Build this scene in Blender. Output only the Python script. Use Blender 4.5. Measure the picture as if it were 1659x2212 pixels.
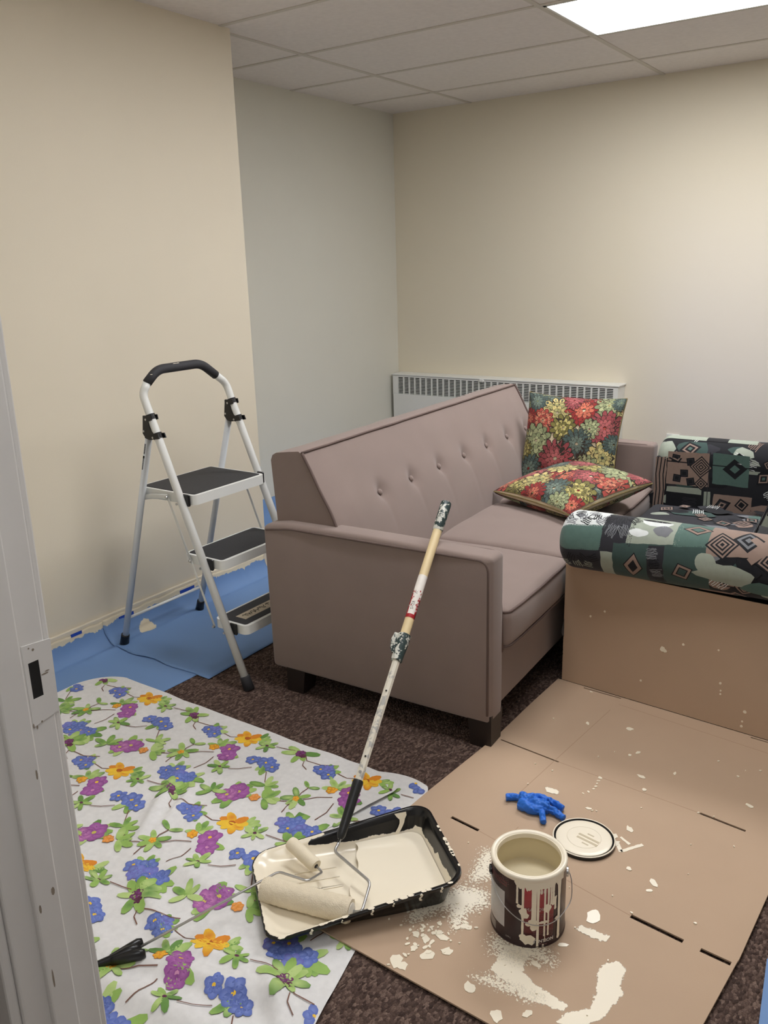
import bpy, bmesh, math, random
import numpy as np
from mathutils import Matrix, Vector, noise as mnoise

S = bpy.context.scene
C = S.collection
for o in list(bpy.data.objects):
    bpy.data.objects.remove(o, do_unlink=True)

# ------------------------------------------------------------------ camera
CAM = (3.4175, -5.1933, 1.4522)
YAW, PITCH, ROLL, FPX = -0.60403, 0.28211, -0.0286, 1823.0
fw = Vector((math.sin(YAW) * math.cos(PITCH), math.cos(YAW) * math.cos(PITCH), -math.sin(PITCH)))
r0 = Vector((math.cos(YAW), -math.sin(YAW), 0)); u0 = r0.cross(fw)
r1 = math.cos(ROLL) * r0 + math.sin(ROLL) * u0
u1 = -math.sin(ROLL) * r0 + math.cos(ROLL) * u0
cd = bpy.data.cameras.new('camera'); cam = bpy.data.objects.new('camera', cd); C.objects.link(cam)
cd.sensor_fit = 'HORIZONTAL'; cd.sensor_width = 36; cd.lens = 36 * FPX / 1659; cd.clip_start = .02
cam.matrix_world = Matrix(((r1.x, u1.x, -fw.x, CAM[0]), (r1.y, u1.y, -fw.y, CAM[1]),
                           (r1.z, u1.z, -fw.z, CAM[2]), (0, 0, 0, 1)))
S.camera = cam
# ------------------------------------------------------------------ world, exposure
w = bpy.data.worlds.new('world'); S.world = w; w.use_nodes = True
w.node_tree.nodes['Background'].inputs[0].default_value = (1, .96, .9, 1)
w.node_tree.nodes['Background'].inputs[1].default_value = .05
S.view_settings.view_transform = 'Standard'; S.view_settings.look = 'None'
S.view_settings.gamma = 1; S.view_settings.use_curve_mapping = False
S.view_settings.exposure = 1.40
PANEL_EMIT = 8.0      # the troffer in view
PANEL_EMIT_NEAR = 4.9  # the troffer over the door end of the room
HALL_EMIT = 3.2
LAMP = (.985, .985, 1.0)

# ------------------------------------------------------------------ helpers
def lin(r, g, b, a=1):
    f = lambda c: (c / 255 / 12.92) if c / 255 <= .04045 else ((c / 255 + .055) / 1.055) ** 2.4
    return (f(r), f(g), f(b), a)

def nmat(name):
    m = bpy.data.materials.new(name); m.use_nodes = True
    nt = m.node_tree; return m, nt, nt.nodes['Principled BSDF']

def N(nt, t, **kw):
    n = nt.nodes.new(t)
    for k, v in kw.items():
        if k in n.inputs.keys(): n.inputs[k].default_value = v
        else: setattr(n, k, v)
    return n

def coords(nt, scale=(1, 1, 1)):
    tc = N(nt, 'ShaderNodeTexCoord'); mp = N(nt, 'ShaderNodeMapping'); mp.inputs['Scale'].default_value = scale
    nt.links.new(tc.outputs['Object'], mp.inputs['Vector']); return mp.outputs['Vector']

def mat(name, col, rough=.6, var=.06, vscale=6, bump=0, bscale=200, metal=0, spec=.5, sheen=0, stretch=(1, 1, 1), col2=None, coat=0):
    """plain colour with soft variation and fine relief"""
    m, nt, b = nmat(name)
    b.inputs['Roughness'].default_value = rough; b.inputs['Metallic'].default_value = metal
    b.inputs['Specular IOR Level'].default_value = spec
    b.inputs['Sheen Weight'].default_value = sheen
    b.inputs['Coat Weight'].default_value = coat
    v = coords(nt, stretch)
    n1 = N(nt, 'ShaderNodeTexNoise', Scale=vscale, Detail=4.0); nt.links.new(v, n1.inputs['Vector'])
    rp = N(nt, 'ShaderNodeMix', data_type='RGBA')
    c2 = col2 or tuple(max(0, c * (1 - 2.2 * var)) for c in col[:3]) + (1,)
    c1 = tuple(min(1, c * (1 + var)) for c in col[:3]) + (1,)
    rp.inputs[6].default_value = c2; rp.inputs[7].default_value = c1
    nt.links.new(n1.outputs['Fac'], rp.inputs[0]); nt.links.new(rp.outputs[2], b.inputs['Base Color'])
    if bump:
        n2 = N(nt, 'ShaderNodeTexNoise', Scale=bscale, Detail=2.0); nt.links.new(v, n2.inputs['Vector'])
        bp = N(nt, 'ShaderNodeBump', Strength=bump, Distance=.002)
        nt.links.new(n2.outputs['Fac'], bp.inputs['Height']); nt.links.new(bp.outputs[0], b.inputs['Normal'])
    return m

def print_mat(name, rough=.75, bump=.15, bscale=700, sheen=0, spec=.3):
    """printed cloth: the print's colours come from the mesh's colour attribute"""
    m, nt, b = nmat(name)
    a = N(nt, 'ShaderNodeAttribute', attribute_name='Col'); v = coords(nt)
    n1 = N(nt, 'ShaderNodeTexNoise', Scale=60.0, Detail=4.0); nt.links.new(v, n1.inputs['Vector'])
    mr = N(nt, 'ShaderNodeMapRange'); mr.inputs[3].default_value = .86; mr.inputs[4].default_value = 1.1
    nt.links.new(n1.outputs['Fac'], mr.inputs[0])
    mx = N(nt, 'ShaderNodeVectorMath', operation='SCALE')
    nt.links.new(a.outputs['Color'], mx.inputs[0]); nt.links.new(mr.outputs[0], mx.inputs[3])
    nt.links.new(mx.outputs[0], b.inputs['Base Color'])
    b.inputs['Roughness'].default_value = rough; b.inputs['Sheen Weight'].default_value = sheen
    b.inputs['Specular IOR Level'].default_value = spec
    n2 = N(nt, 'ShaderNodeTexNoise', Scale=float(bscale), Detail=2.0); nt.links.new(v, n2.inputs['Vector'])
    bp = N(nt, 'ShaderNodeBump', Strength=bump, Distance=.001)
    nt.links.new(n2.outputs['Fac'], bp.inputs['Height']); nt.links.new(bp.outputs[0], b.inputs['Normal'])
    return m

def coat_mat(name, base, paint, rough_b=.4, rough_p=.35, nscale=90, amp=.8, stretch=(1, 1, 1), alpha=False):
    """wet or dried paint over a base, as far as the 'cov' attribute says; ragged edge from noise"""
    m, nt, b = nmat(name)
    a = N(nt, 'ShaderNodeAttribute', attribute_name='cov'); v = coords(nt, stretch)
    n1 = N(nt, 'ShaderNodeTexNoise', Scale=float(nscale), Detail=5.0, Roughness=.65); nt.links.new(v, n1.inputs['Vector'])
    m1 = N(nt, 'ShaderNodeMath', operation='MULTIPLY_ADD'); m1.inputs[1].default_value = amp; m1.inputs[2].default_value = -.5 * amp
    nt.links.new(n1.outputs['Fac'], m1.inputs[0])
    ad = N(nt, 'ShaderNodeMath', operation='ADD'); nt.links.new(m1.outputs[0], ad.inputs[0]); nt.links.new(a.outputs['Fac'], ad.inputs[1])
    st = N(nt, 'ShaderNodeMapRange'); st.inputs[1].default_value = .47; st.inputs[2].default_value = .53
    nt.links.new(ad.outputs[0], st.inputs[0])
    if alpha:
        b.inputs['Base Color'].default_value = paint; b.inputs['Roughness'].default_value = rough_p
        tr = N(nt, 'ShaderNodeBsdfTransparent'); mx = N(nt, 'ShaderNodeMixShader')
        nt.links.new(st.outputs[0], mx.inputs[0]); nt.links.new(tr.outputs[0], mx.inputs[1]); nt.links.new(b.outputs[0], mx.inputs[2])
        nt.links.new(mx.outputs[0], nt.nodes['Material Output'].inputs[0])
    else:
        mc = N(nt, 'ShaderNodeMix', data_type='RGBA'); mc.inputs[6].default_value = base; mc.inputs[7].default_value = paint
        nt.links.new(st.outputs[0], mc.inputs[0]); nt.links.new(mc.outputs[2], b.inputs['Base Color'])
        mr = N(nt, 'ShaderNodeMix', data_type='FLOAT'); mr.inputs[2].default_value = rough_b; mr.inputs[3].default_value = rough_p
        nt.links.new(st.outputs[0], mr.inputs[0]); nt.links.new(mr.outputs[0], b.inputs['Roughness'])
    return m

def emit_mat(name, col, s):
    m, nt, b = nmat(name)
    b.inputs['Base Color'].default_value = (.9, .9, .9, 1)
    b.inputs['Emission Color'].default_value = col + (1,); b.inputs['Emission Strength'].default_value = s
    return m

def rootof(o):
    while o.parent: o = o.parent
    return o

def mk(name, VF, m, parent=None, smooth=False, local=False, col=None, cov=None, label=None, kind=None, sharp=None):
    """one mesh object; vertices are world coordinates unless local (then in the root's frame)"""
    V, F = VF
    V = np.asarray(V, float)
    if parent is not None and not local:
        V = V - np.array(rootof(parent).location)
    me = bpy.data.meshes.new(name); me.from_pydata(V.tolist(), [], F); me.update()
    if smooth:
        me.polygons.foreach_set('use_smooth', [True] * len(me.polygons))
        if sharp: me.set_sharp_from_angle(angle=math.radians(sharp))
    if col is not None:
        at = me.attributes.new('Col', 'FLOAT_COLOR', 'POINT'); at.data.foreach_set('color', np.asarray(col, np.float32).ravel())
    if cov is not None:
        at = me.attributes.new('cov', 'FLOAT', 'POINT'); at.data.foreach_set('value', np.asarray(cov, np.float32))
    me.materials.append(m)
    o = bpy.data.objects.new(name, me); C.objects.link(o)
    if parent is not None: o.parent = parent
    if label: o['label'] = label
    if kind: o['kind'] = kind
    return o

def thing(name, label, cat, loc=(0, 0, 0), rz=0, group=None):
    o = bpy.data.objects.new(name, None); C.objects.link(o)
    o.location = loc; o.rotation_euler = (0, 0, rz); o.empty_display_size = .05
    o['label'] = label; o['category'] = cat
    if group: o['group'] = group
    return o

def tag(o, label, cat, group=None):
    o['label'] = label; o['category'] = cat
    if group: o['group'] = group
    return o

def struct(name, VF, m, parent=None, **k):
    o = mk(name, VF, m, parent, **k)
    if parent is None: o['kind'] = 'structure'
    return o

def join(*parts):
    V, F = [], []
    for v, f in parts:
        n = len(V); V += [tuple(p) for p in v]; F += [[i + n for i in q] for q in f]
    return V, F

def box(x0, x1, y0, y1, z0, z1, bev=0, seg=2):
    if not bev:
        V = [(x, y, z) for x in (x0, x1) for y in (y0, y1) for z in (z0, z1)]
        return V, [[0, 1, 3, 2], [4, 6, 7, 5], [0, 4, 5, 1], [2, 3, 7, 6], [0, 2, 6, 4], [1, 5, 7, 3]]
    bm = bmesh.new(); bmesh.ops.create_cube(bm, size=1)
    for v in bm.verts:
        v.co = Vector(((x0 + x1) / 2 + v.co.x * (x1 - x0), (y0 + y1) / 2 + v.co.y * (y1 - y0), (z0 + z1) / 2 + v.co.z * (z1 - z0)))
    bmesh.ops.bevel(bm, geom=list(bm.edges), offset=bev, segments=seg, profile=.5, affect='EDGES')
    return frombm(bm)

def frombm(bm):
    bm.verts.index_update()
    V = [tuple(v.co) for v in bm.verts]; F = [[v.index for v in f.verts] for f in bm.faces]; bm.free()
    return V, F

def grid(f, nu, nv, closeu=False, closev=False):
    V = []; F = []
    for i in range(nu):
        for j in range(nv):
            V.append(f(i / (nu if closeu else nu - 1), j / (nv if closev else nv - 1)))
    for i in range(nu if closeu else nu - 1):
        for j in range(nv if closev else nv - 1):
            a = i * nv + j; b = ((i + 1) % nu) * nv + j; j2 = (j + 1) % nv
            F.append([a, b, ((i + 1) % nu) * nv + j2, i * nv + j2])
    return V, F

def fillet(P, r, n=5):
    """round the corners of a polyline"""
    P = [Vector(p) for p in P]; out = [P[0]]
    for i in range(1, len(P) - 1):
        a, b, c = P[i - 1], P[i], P[i + 1]
        d = min(r, (a - b).length * .48, (c - b).length * .48)
        s = b + (a - b).normalized() * d; e = b + (c - b).normalized() * d
        for k in range(n + 1):
            t = k / n; out.append(s * (1 - t) ** 2 + b * 2 * t * (1 - t) + e * t * t)
    out.append(P[-1]); return out

def tube(P, r, seg=10, closed=False, flat=1.0, up=(0, 0, 1)):
    """swept circle (or ellipse: flat scales the binormal axis)"""
    P = [Vector(p) for p in P]; n = len(P)
    R = r if isinstance(r, (list, tuple)) else [r] * n
    V, F = [], []; prev = None
    for i in range(n):
        if closed: t = (P[(i + 1) % n] - P[i - 1]).normalized()
        else: t = (P[min(i + 1, n - 1)] - P[max(i - 1, 0)]).normalized()
        if prev is None:
            u = Vector(up); u = u - t * u.dot(t)
            if u.length < 1e-3: u = Vector((1, 0, 0)) - t * t.x
            u.normalize()
        else:
            u = prev - t * prev.dot(t); u.normalize()
        prev = u; b = t.cross(u)
        for k in range(seg):
            a = 2 * math.pi * k / seg
            V.append(P[i] + u * math.cos(a) * R[i] + b * math.sin(a) * R[i] * flat)
    m = n if closed else n - 1
    for i in range(m):
        for k in range(seg):
            a = i * seg + k; b2 = i * seg + (k + 1) % seg; c = ((i + 1) % n) * seg + (k + 1) % seg; d = ((i + 1) % n) * seg + k
            F.append([a, b2, c, d])
    if not closed:
        F.append(list(range(seg))[::-1]); F.append([(n - 1) * seg + k for k in range(seg)])
    return [tuple(v) for v in V], F

def lathe(prof, seg=48, cx=0, cy=0):
    V, F = [], []; n = len(prof)
    for k in range(seg):
        a = 2 * math.pi * k / seg
        for r, z in prof: V.append((cx + r * math.cos(a), cy + r * math.sin(a), z))
    for k in range(seg):
        for i in range(n - 1):
            a = k * n + i; b = ((k + 1) % seg) * n + i
            F.append([a, b, b + 1, a + 1])
    return V, F

def prism(poly, f0, f1):
    """poly 2-D; f0 and f1 map a 2-D point to the two faces"""
    n = len(poly)
    V = [f0(*p) for p in poly] + [f1(*p) for p in poly]
    F = [list(range(n))[::-1], [n + i for i in range(n)]] + [[i, (i + 1) % n, n + (i + 1) % n, n + i] for i in range(n)]
    return V, F

def plate(outer, holes, z0, z1, tf=None):
    """flat sheet with cut-outs, given thickness"""
    bm = bmesh.new(); edges = []
    for loop in [outer] + holes:
        vs = [bm.verts.new((x, y, 0)) for x, y in loop]
        edges += [bm.edges.new((vs[i], vs[(i + 1) % len(vs)])) for i in range(len(vs))]
    bmesh.ops.triangle_fill(bm, use_beauty=True, use_dissolve=False, edges=edges)
    bmesh.ops.recalc_face_normals(bm, faces=bm.faces)
    top = list(bm.faces)
    ext = bmesh.ops.extrude_face_region(bm, geom=top)
    for g in ext['geom']:
        if isinstance(g, bmesh.types.BMVert): g.co.z = 1
    bmesh.ops.recalc_face_normals(bm, faces=bm.faces)
    for v in bm.verts:
        z = z1 if v.co.z > .5 else z0
        v.co = Vector(tf(v.co.x, v.co.y, z)) if tf else Vector((v.co.x, v.co.y, z))
    return frombm(bm)

def nz(x, y, z=0, s=1): return mnoise.noise(Vector((x * s, y * s, z * s)))

class Print:
    """flat print on a surface: filled outlines laid on S(u, v), gathered with colours"""
    def __init__(self, surf, off=.0005, inside=None, step=3e-6, eps=1e-3, fine=.03):
        self.s, self.off, self.inside, self.step, self.eps, self.fine = surf, off, inside, step, eps, fine
        self.V, self.F, self.K, self.n, self.clip, self.hold = [], [], [], 0, None, None
    def pt(self, u, v):
        p = Vector(self.s(u, v)); e = self.eps
        a = Vector(self.s(u + e, v)) - Vector(self.s(u - e, v)); b = Vector(self.s(u, v + e)) - Vector(self.s(u, v - e))
        nn = a.cross(b)
        if nn.length > 0: nn.normalize()
        return tuple(p + nn * (self.off + self.n * self.step))
    def poly(self, P, col, mid=None, c=None):
        c = c or (sum(p[0] for p in P) / len(P), sum(p[1] for p in P) / len(P))
        if self.inside:
            if not all(self.inside(*p) for p in P): return
        m = len(P); mid = mid or col
        span = max(math.hypot(p[0] - c[0], p[1] - c[1]) for p in P)
        if span <= self.fine:
            k = len(self.V)
            self.V.append(self.pt(*c)); self.K.append(mid)
            for p in P: self.V.append(self.pt(*p)); self.K.append(col)
            self.F += [[k, k + 1 + i, k + 1 + (i + 1) % m] for i in range(m)]
        else:      # large patch: follow the curve of the surface
            idx = {}
            def vid(p, c_):
                q = (round(p[0], 7), round(p[1], 7))
                if q not in idx:
                    t_ = min(1, math.hypot(p[0] - c[0], p[1] - c[1]) / span)
                    idx[q] = len(self.V); self.V.append(self.pt(*p)); self.K.append(tuple(mid[i] * (1 - t_) + col[i] * t_ for i in range(4)))
                return idx[q]
            st = [(c, P[i], P[(i + 1) % m]) for i in range(m)]
            while st:
                t = st.pop(); d = [math.hypot(t[i][0] - t[(i + 1) % 3][0], t[i][1] - t[(i + 1) % 3][1]) for i in range(3)]
                j = d.index(max(d))
                if d[j] <= self.fine: self.F.append([vid(q, col) for q in t]); continue
                a, b, e = t[j], t[(j + 1) % 3], t[(j + 2) % 3]; h = ((a[0] + b[0]) / 2, (a[1] + b[1]) / 2)
                st += [(a, h, e), (h, b, e)]
        self.n += 1
    def petal(self, x, y, a, L, W, col, mid=None, tip=.55, pts=10):
        P = []
        for i in range(pts):
            t = i / pts * 2 * math.pi
            q = (1 - math.cos(t)) / 2
            wdt = W / 2 * math.sin(t) * (1 + (.5 - q) * (1 - 2 * tip) * 1.2)
            l = q * L
            P.append((x + l * math.cos(a) - wdt * math.sin(a), y + l * math.sin(a) + wdt * math.cos(a)))
        if self.clip: P = [(max(-self.clip, min(self.clip, a_)), max(-self.clip, min(self.clip, b_))) for a_, b_ in P]
        self.poly(P, col, mid)
    def line(self, pts, wd, col):
        n0 = self.n
        for i in range(len(pts) - 1):
            self.n = n0; (x0, y0), (x1, y1) = pts[i], pts[i + 1]
            d = math.hypot(x1 - x0, y1 - y0) or 1; nx, ny = -(y1 - y0) / d * wd / 2, (x1 - x0) / d * wd / 2
            self.poly([(x0 + nx, y0 + ny), (x1 + nx, y1 + ny), (x1 - nx, y1 - ny), (x0 - nx, y0 - ny)], col)
    def with_base(self, VF, base):
        V, F = VF; n = len(V)
        V2 = [tuple(v) for v in V] + self.V; F2 = [list(f) for f in F] + [[i + n for i in f] for f in self.F]
        K = [base] * n + self.K if not isinstance(base, list) else base + self.K
        return (V2, F2), K

def text_mesh(s, size, bold=0, align='CENTER'):
    cu = bpy.data.curves.new('t', 'FONT'); cu.body = s; cu.size = size; cu.offset = bold; cu.align_x = align; cu.align_y = 'CENTER'; cu.resolution_u = 3
    o = bpy.data.objects.new('t', cu); C.objects.link(o)
    dg = bpy.context.evaluated_depsgraph_get(); dg.update()
    me = bpy.data.meshes.new_from_object(o.evaluated_get(dg))
    V = [tuple(v.co) for v in me.vertices]; F = [list(p.vertices) for p in me.polygons]
    bpy.data.objects.remove(o); bpy.data.meshes.remove(me); bpy.data.curves.remove(cu)
    return V, F

# ------------------------------------------------------------------ materials
CREAM = lin(230, 220, 199); GREYW = lin(222, 220, 208); PAINT = lin(244, 234, 212)
M_wall_l = mat('cream wall paint', CREAM, .75, .02, 2.5, .08, 180)
M_wall_f = mat('grey-white wall paint', GREYW, .8, .02, 2.5, .08, 180)
M_wall_h = mat('hall wall paint', lin(228, 224, 216), .8, .02)
M_white = mat('white enamel', lin(233, 234, 230), .35, .02, 8)
M_trim = mat('painted wood trim', lin(226, 224, 221), .32, .03, 14, .05, 60)
M_dark = mat('dark recess', lin(22, 22, 22), .8, .1)
M_tile = mat('mineral fibre ceiling tile', lin(240, 234, 230), .9, .05, 40, .25, 260)
M_bar = mat('ceiling grid steel', lin(212, 206, 196), .5, .03)
M_sofa = mat('taupe woven upholstery', lin(143, 126, 119), .88, .05, 9, .35, 900, sheen=.25, spec=.2)
M_pipe = mat('taupe piping cord', lin(112, 96, 91), .85, .06, 30, .3, 900, spec=.2)
M_leg = mat('espresso stained wood', lin(38, 29, 26), .4, .2, 20)
M_black = mat('black plastic', lin(17, 17, 19), .3, .1, 20)
M_rubber = mat('dark grey rubber', lin(52, 52, 56), .7, .12, 40, .15, 300)
M_steel = mat('zinc steel', lin(196, 196, 196), .28, .06, 40, metal=.9)
M_blue = mat('blue masking paper', lin(116, 150, 198), .7, .05, 3, .06, 60, spec=.3)
M_tape = mat('blue painter tape', lin(34, 76, 182), .6, .08, 20)
M_card = mat('brown cardboard', lin(192, 166, 141), .82, .045, 3.5, .05, 300, spec=.2)
M_flute = mat('cardboard edge', lin(92, 72, 54), .9, .2, 200)
M_paint = mat('cream paint', PAINT, .28, .015, 8)
M_pool = mat('wet cream paint', PAINT, .12, .008, 6)
M_nap = mat('paint-soaked roller nap', lin(233, 220, 194), .8, .05, 60, 1.0, 420)
M_wood = mat('pale turned wood', lin(226, 204, 158), .5, .05, 10, stretch=(3, 3, 3))

# wall with a painted and a still unpainted area
def back_wall_mat():
    m, nt, b = nmat('back wall, half painted'); v = coords(nt); b.inputs['Roughness'].default_value = .75
    sp = N(nt, 'ShaderNodeSeparateXYZ'); nt.links.new(v, sp.inputs[0])
    n1 = N(nt, 'ShaderNodeTexNoise', Scale=3.0, Detail=3.0); nt.links.new(v, n1.inputs['Vector'])
    a = N(nt, 'ShaderNodeMath', operation='MULTIPLY_ADD'); a.inputs[1].default_value = .18; nt.links.new(n1.outputs['Fac'], a.inputs[0]); nt.links.new(sp.outputs['X'], a.inputs[2])
    mx = N(nt, 'ShaderNodeMapRange'); mx.inputs[1].default_value = 1.70; mx.inputs[2].default_value = 2.15; nt.links.new(a.outputs[0], mx.inputs[0])
    mz = N(nt, 'ShaderNodeMapRange'); mz.inputs[1].default_value = 1.95; mz.inputs[2].default_value = .75; nt.links.new(sp.outputs['Z'], mz.inputs[0])
    mu = N(nt, 'ShaderNodeMath', operation='MULTIPLY'); nt.links.new(mx.outputs[0], mu.inputs[0]); nt.links.new(mz.outputs[0], mu.inputs[1])
    c = N(nt, 'ShaderNodeMix', data_type='RGBA'); c.inputs[6].default_value = lin(228, 219, 198); c.inputs[7].default_value = lin(228, 222, 214)
    nt.links.new(mu.outputs[0], c.inputs[0]); nt.links.new(c.outputs[2], b.inputs['Base Color'])
    n2 = N(nt, 'ShaderNodeTexNoise', Scale=180.0); nt.links.new(v, n2.inputs['Vector'])
    bp = N(nt, 'ShaderNodeBump', Strength=.08, Distance=.002); nt.links.new(n2.outputs['Fac'], bp.inputs['Height']); nt.links.new(bp.outputs[0], b.inputs['Normal'])
    return m
M_wall_b = back_wall_mat()

def carpet_mat():
    m, nt, b = nmat('brown loop carpet'); v = coords(nt)
    vo = N(nt, 'ShaderNodeTexVoronoi', Scale=165.0); vo.inputs['Randomness'].default_value = .75
    mp = N(nt, 'ShaderNodeMapping'); mp.inputs['Rotation'].default_value = (0, 0, .7); mp.inputs['Scale'].default_value = (1, .62, 1)
    nt.links.new(v, mp.inputs[0]); nt.links.new(mp.outputs[0], vo.inputs['Vector'])
    n1 = N(nt, 'ShaderNodeTexNoise', Scale=300.0, Detail=2.0); nt.links.new(v, n1.inputs['Vector'])
    cr = N(nt, 'ShaderNodeValToRGB'); e = cr.color_ramp.elements
    e[0].position = .2; e[0].color = lin(60, 48, 44); e[1].position = .8; e[1].color = lin(132, 112, 101)
    x = cr.color_ramp.elements.new(.55); x.color = lin(92, 75, 68)
    hs = N(nt, 'ShaderNodeSeparateXYZ'); nt.links.new(vo.outputs['Color'], hs.inputs[0])
    av = N(nt, 'ShaderNodeMath', operation='MULTIPLY_ADD'); av.inputs[1].default_value = .5; nt.links.new(hs.outputs[0], av.inputs[0])
    hf = N(nt, 'ShaderNodeMath', operation='MULTIPLY'); hf.inputs[1].default_value = .5; nt.links.new(n1.outputs['Fac'], hf.inputs[0]); nt.links.new(hf.outputs[0], av.inputs[2])
    nt.links.new(av.outputs[0], cr.inputs[0]); nt.links.new(cr.outputs[0], b.inputs['Base Color'])
    b.inputs['Roughness'].default_value = .95; b.inputs['Specular IOR Level'].default_value = .1
    inv = N(nt, 'ShaderNodeMath', operation='SUBTRACT'); inv.inputs[0].default_value = 1; nt.links.new(vo.outputs['Distance'], inv.inputs[1])
    bp = N(nt, 'ShaderNodeBump', Strength=1.0, Distance=.006); nt.links.new(inv.outputs[0], bp.inputs['Height']); nt.links.new(bp.outputs[0], b.inputs['Normal'])
    return m
M_carpet = carpet_mat()

# ------------------------------------------------------------------ the room
H = 2.44; XR = 4.45; YD = -4.58; WX = .644; WY = -2.224
HY = -6.4
struct('floor', box(-.2, XR + .2, HY - .2, .2, -.1, 0), M_carpet)
struct('wall_back', box(-.15, XR + .15, 0, .15, 0, H + .1), M_wall_b)
struct('wall_recess', box(-.15, 0, WY, 0, 0, H + .1), M_wall_f)
struct('wall_left', box(-.15, WX, YD - .13, WY, 0, H + .1), M_wall_l)
struct('wall_right', box(XR, XR + .15, HY, 0, 0, H + .1), M_wall_h)
DX0, DX1, DH = 2.40, 3.62, 2.08
fr = join(box(WX, DX0 - .02, YD - .13, YD, 0, H + .1), box(DX1 + .02, XR, YD - .13, YD, 0, H + .1), box(DX0 - .02, DX1 + .02, YD - .13, YD, DH + .02, H + .1))
struct('wall_front', fr, M_wall_h)
struct('wall_hall', join(box(.3, .45, HY, YD - .13, 0, H + .1), box(.3, XR, HY - .15, HY, 0, H + .1)), M_wall_h)

# ceiling: a deck with lay-in tiles and steel rails
T = .61; AX = .5905; BY = -.452
ceil = struct('ceiling', box(-.15, XR + .15, HY - .15, .15, H + .03, H + .1), M_bar)
xs = sorted([AX + k * 2 * T for k in range(-1, 4)]); ys = sorted([BY - k * T for k in range(0, 10)] + [0.15, HY])
lights = {(1.81, -1.672): 'v', (1.81, -3.502): 'n'}
troffers = []
for i in range(len(xs) + 1):
    x0 = -.1 if i == 0 else xs[i - 1]; x1 = XR + .1 if i == len(xs) else xs[i]
    if x1 <= x0 + .02: continue
    for j in range(len(ys) - 1):
        y0, y1 = ys[j], ys[j + 1]
        if y1 - y0 < .02: continue
        key = [k for k in lights if abs(k[0] - x0) < .02 and abs(k[1] - y0) < .02]
        if key: troffers.append((x0, x1, y0, y1, lights[key[0]])); continue
        struct('ceiling_tile', box(x0 + .006, x1 - .006, y0 + .006, y1 - .006, H + .004, H + .02, .002, 1), M_tile, ceil)
for x in xs: struct('grid_rail', box(x - .012, x + .012, HY, .1, H, H + .03), M_bar, ceil)
for y in ys[1:-1]:
    struct('grid_rail', box(-.1, XR + .1, y - .0115, y + .0115, H + .0006, H + .03), M_bar, ceil)
for (x0, x1, y0, y1, s) in troffers:
    t = thing('ceiling_light', 'long fluorescent ceiling panel above the patterned armchair' if s == 'v' else 'long fluorescent ceiling panel above the paint tray and tablecloth', 'ceiling light', ((x0 + x1) / 2, (y0 + y1) / 2, H))
    o = .014
    mk('frame', join(box(x0 + o, x1 - o, y0 + o, y0 + o + .012, H - .001, H + .02), box(x0 + o, x1 - o, y1 - o - .012, y1 - o, H - .001, H + .02),
                     box(x0 + o, x0 + o + .012, y0 + o, y1 - o, H - .001, H + .02), box(x1 - o - .012, x1 - o, y0 + o, y1 - o, H - .001, H + .02)), M_white, t)
    mk('diffuser', box(x0 + o + .012, x1 - o - .012, y0 + o + .012, y1 - o - .012, H + .003, H + .012), emit_mat('lit diffuser ' + s, LAMP, PANEL_EMIT if s == 'v' else PANEL_EMIT_NEAR), t)
t = thing('ceiling_light', 'ceiling panel out in the hallway', 'ceiling light', (3.3, -5.03, H))
mk('diffuser', box(2.7, 3.9, -5.2, -4.86, H - .004, H + .003), emit_mat('lit hall diffuser', LAMP, HALL_EMIT), t)

# baseboards
struct('baseboard_left', box(WX, WX + .012, YD, WY, 0, .118, .003, 1), M_wall_l)
struct('baseboard_recess', box(0, .012, WY, 0, 0, .095, .003, 1), M_wall_f)
struct('baseboard_back', box(0, XR, -.012, 0, 0, .095, .003, 1), M_wall_b)

# door frame at the left of the view: jamb, stop, casing, strike plate
JX = 2.42
door = bpy.data.objects.new('door_1', None); C.objects.link(door); door.location = (JX, YD, 0); door['kind'] = 'structure'
mk('jamb', box(DX0 - .005, JX, -4.70, YD, 0, DH, .003, 2), M_trim, door, label='white painted door jamb with dings')
mk('door_stop', box(JX - .001, JX + .010, -4.662, -4.622, 0, DH, .003, 2), M_trim, door)
mk('jamb', box(DX1, DX1 + .02, -4.70, YD, 0, DH, .002, 1), M_trim, door)
mk('head_jamb', box(DX0 - .005, DX1 + .02, -4.70, YD, DH, DH + .02, .002, 1), M_trim, door)
mk('casing', box(DX0 - .10, JX - .006, -4.716, -4.7, 0, DH + .09, .004, 2), M_trim, door)
mk('casing', box(DX1 + .006, DX1 + .10, -4.716, -4.7, 0, DH + .09, .004, 2), M_trim, door)
mk('casing', box(DX0 - .08, JX - .004, YD, YD + .011, 0, DH + .09, .003, 2), M_trim, door)
sp = mk('strike_plate', plate([(YD - .036, .855), (YD + .006, .862), (YD + .008, .972), (YD - .036, .976)], [[(-4.610, .895), (-4.594, .895), (-4.594, .949), (-4.610, .949)]], JX, JX + .0014, lambda a, b, z: (z, a, b)), M_trim, door)
mk('latch_hole', box(JX - .001, JX + .0006, -4.610, -4.594, .895, .949), M_dark, sp, label='black latch hole')
M_scuff = mat('brown scuff', lin(152, 140, 126), .8, .2, 60)
sc = []
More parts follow.
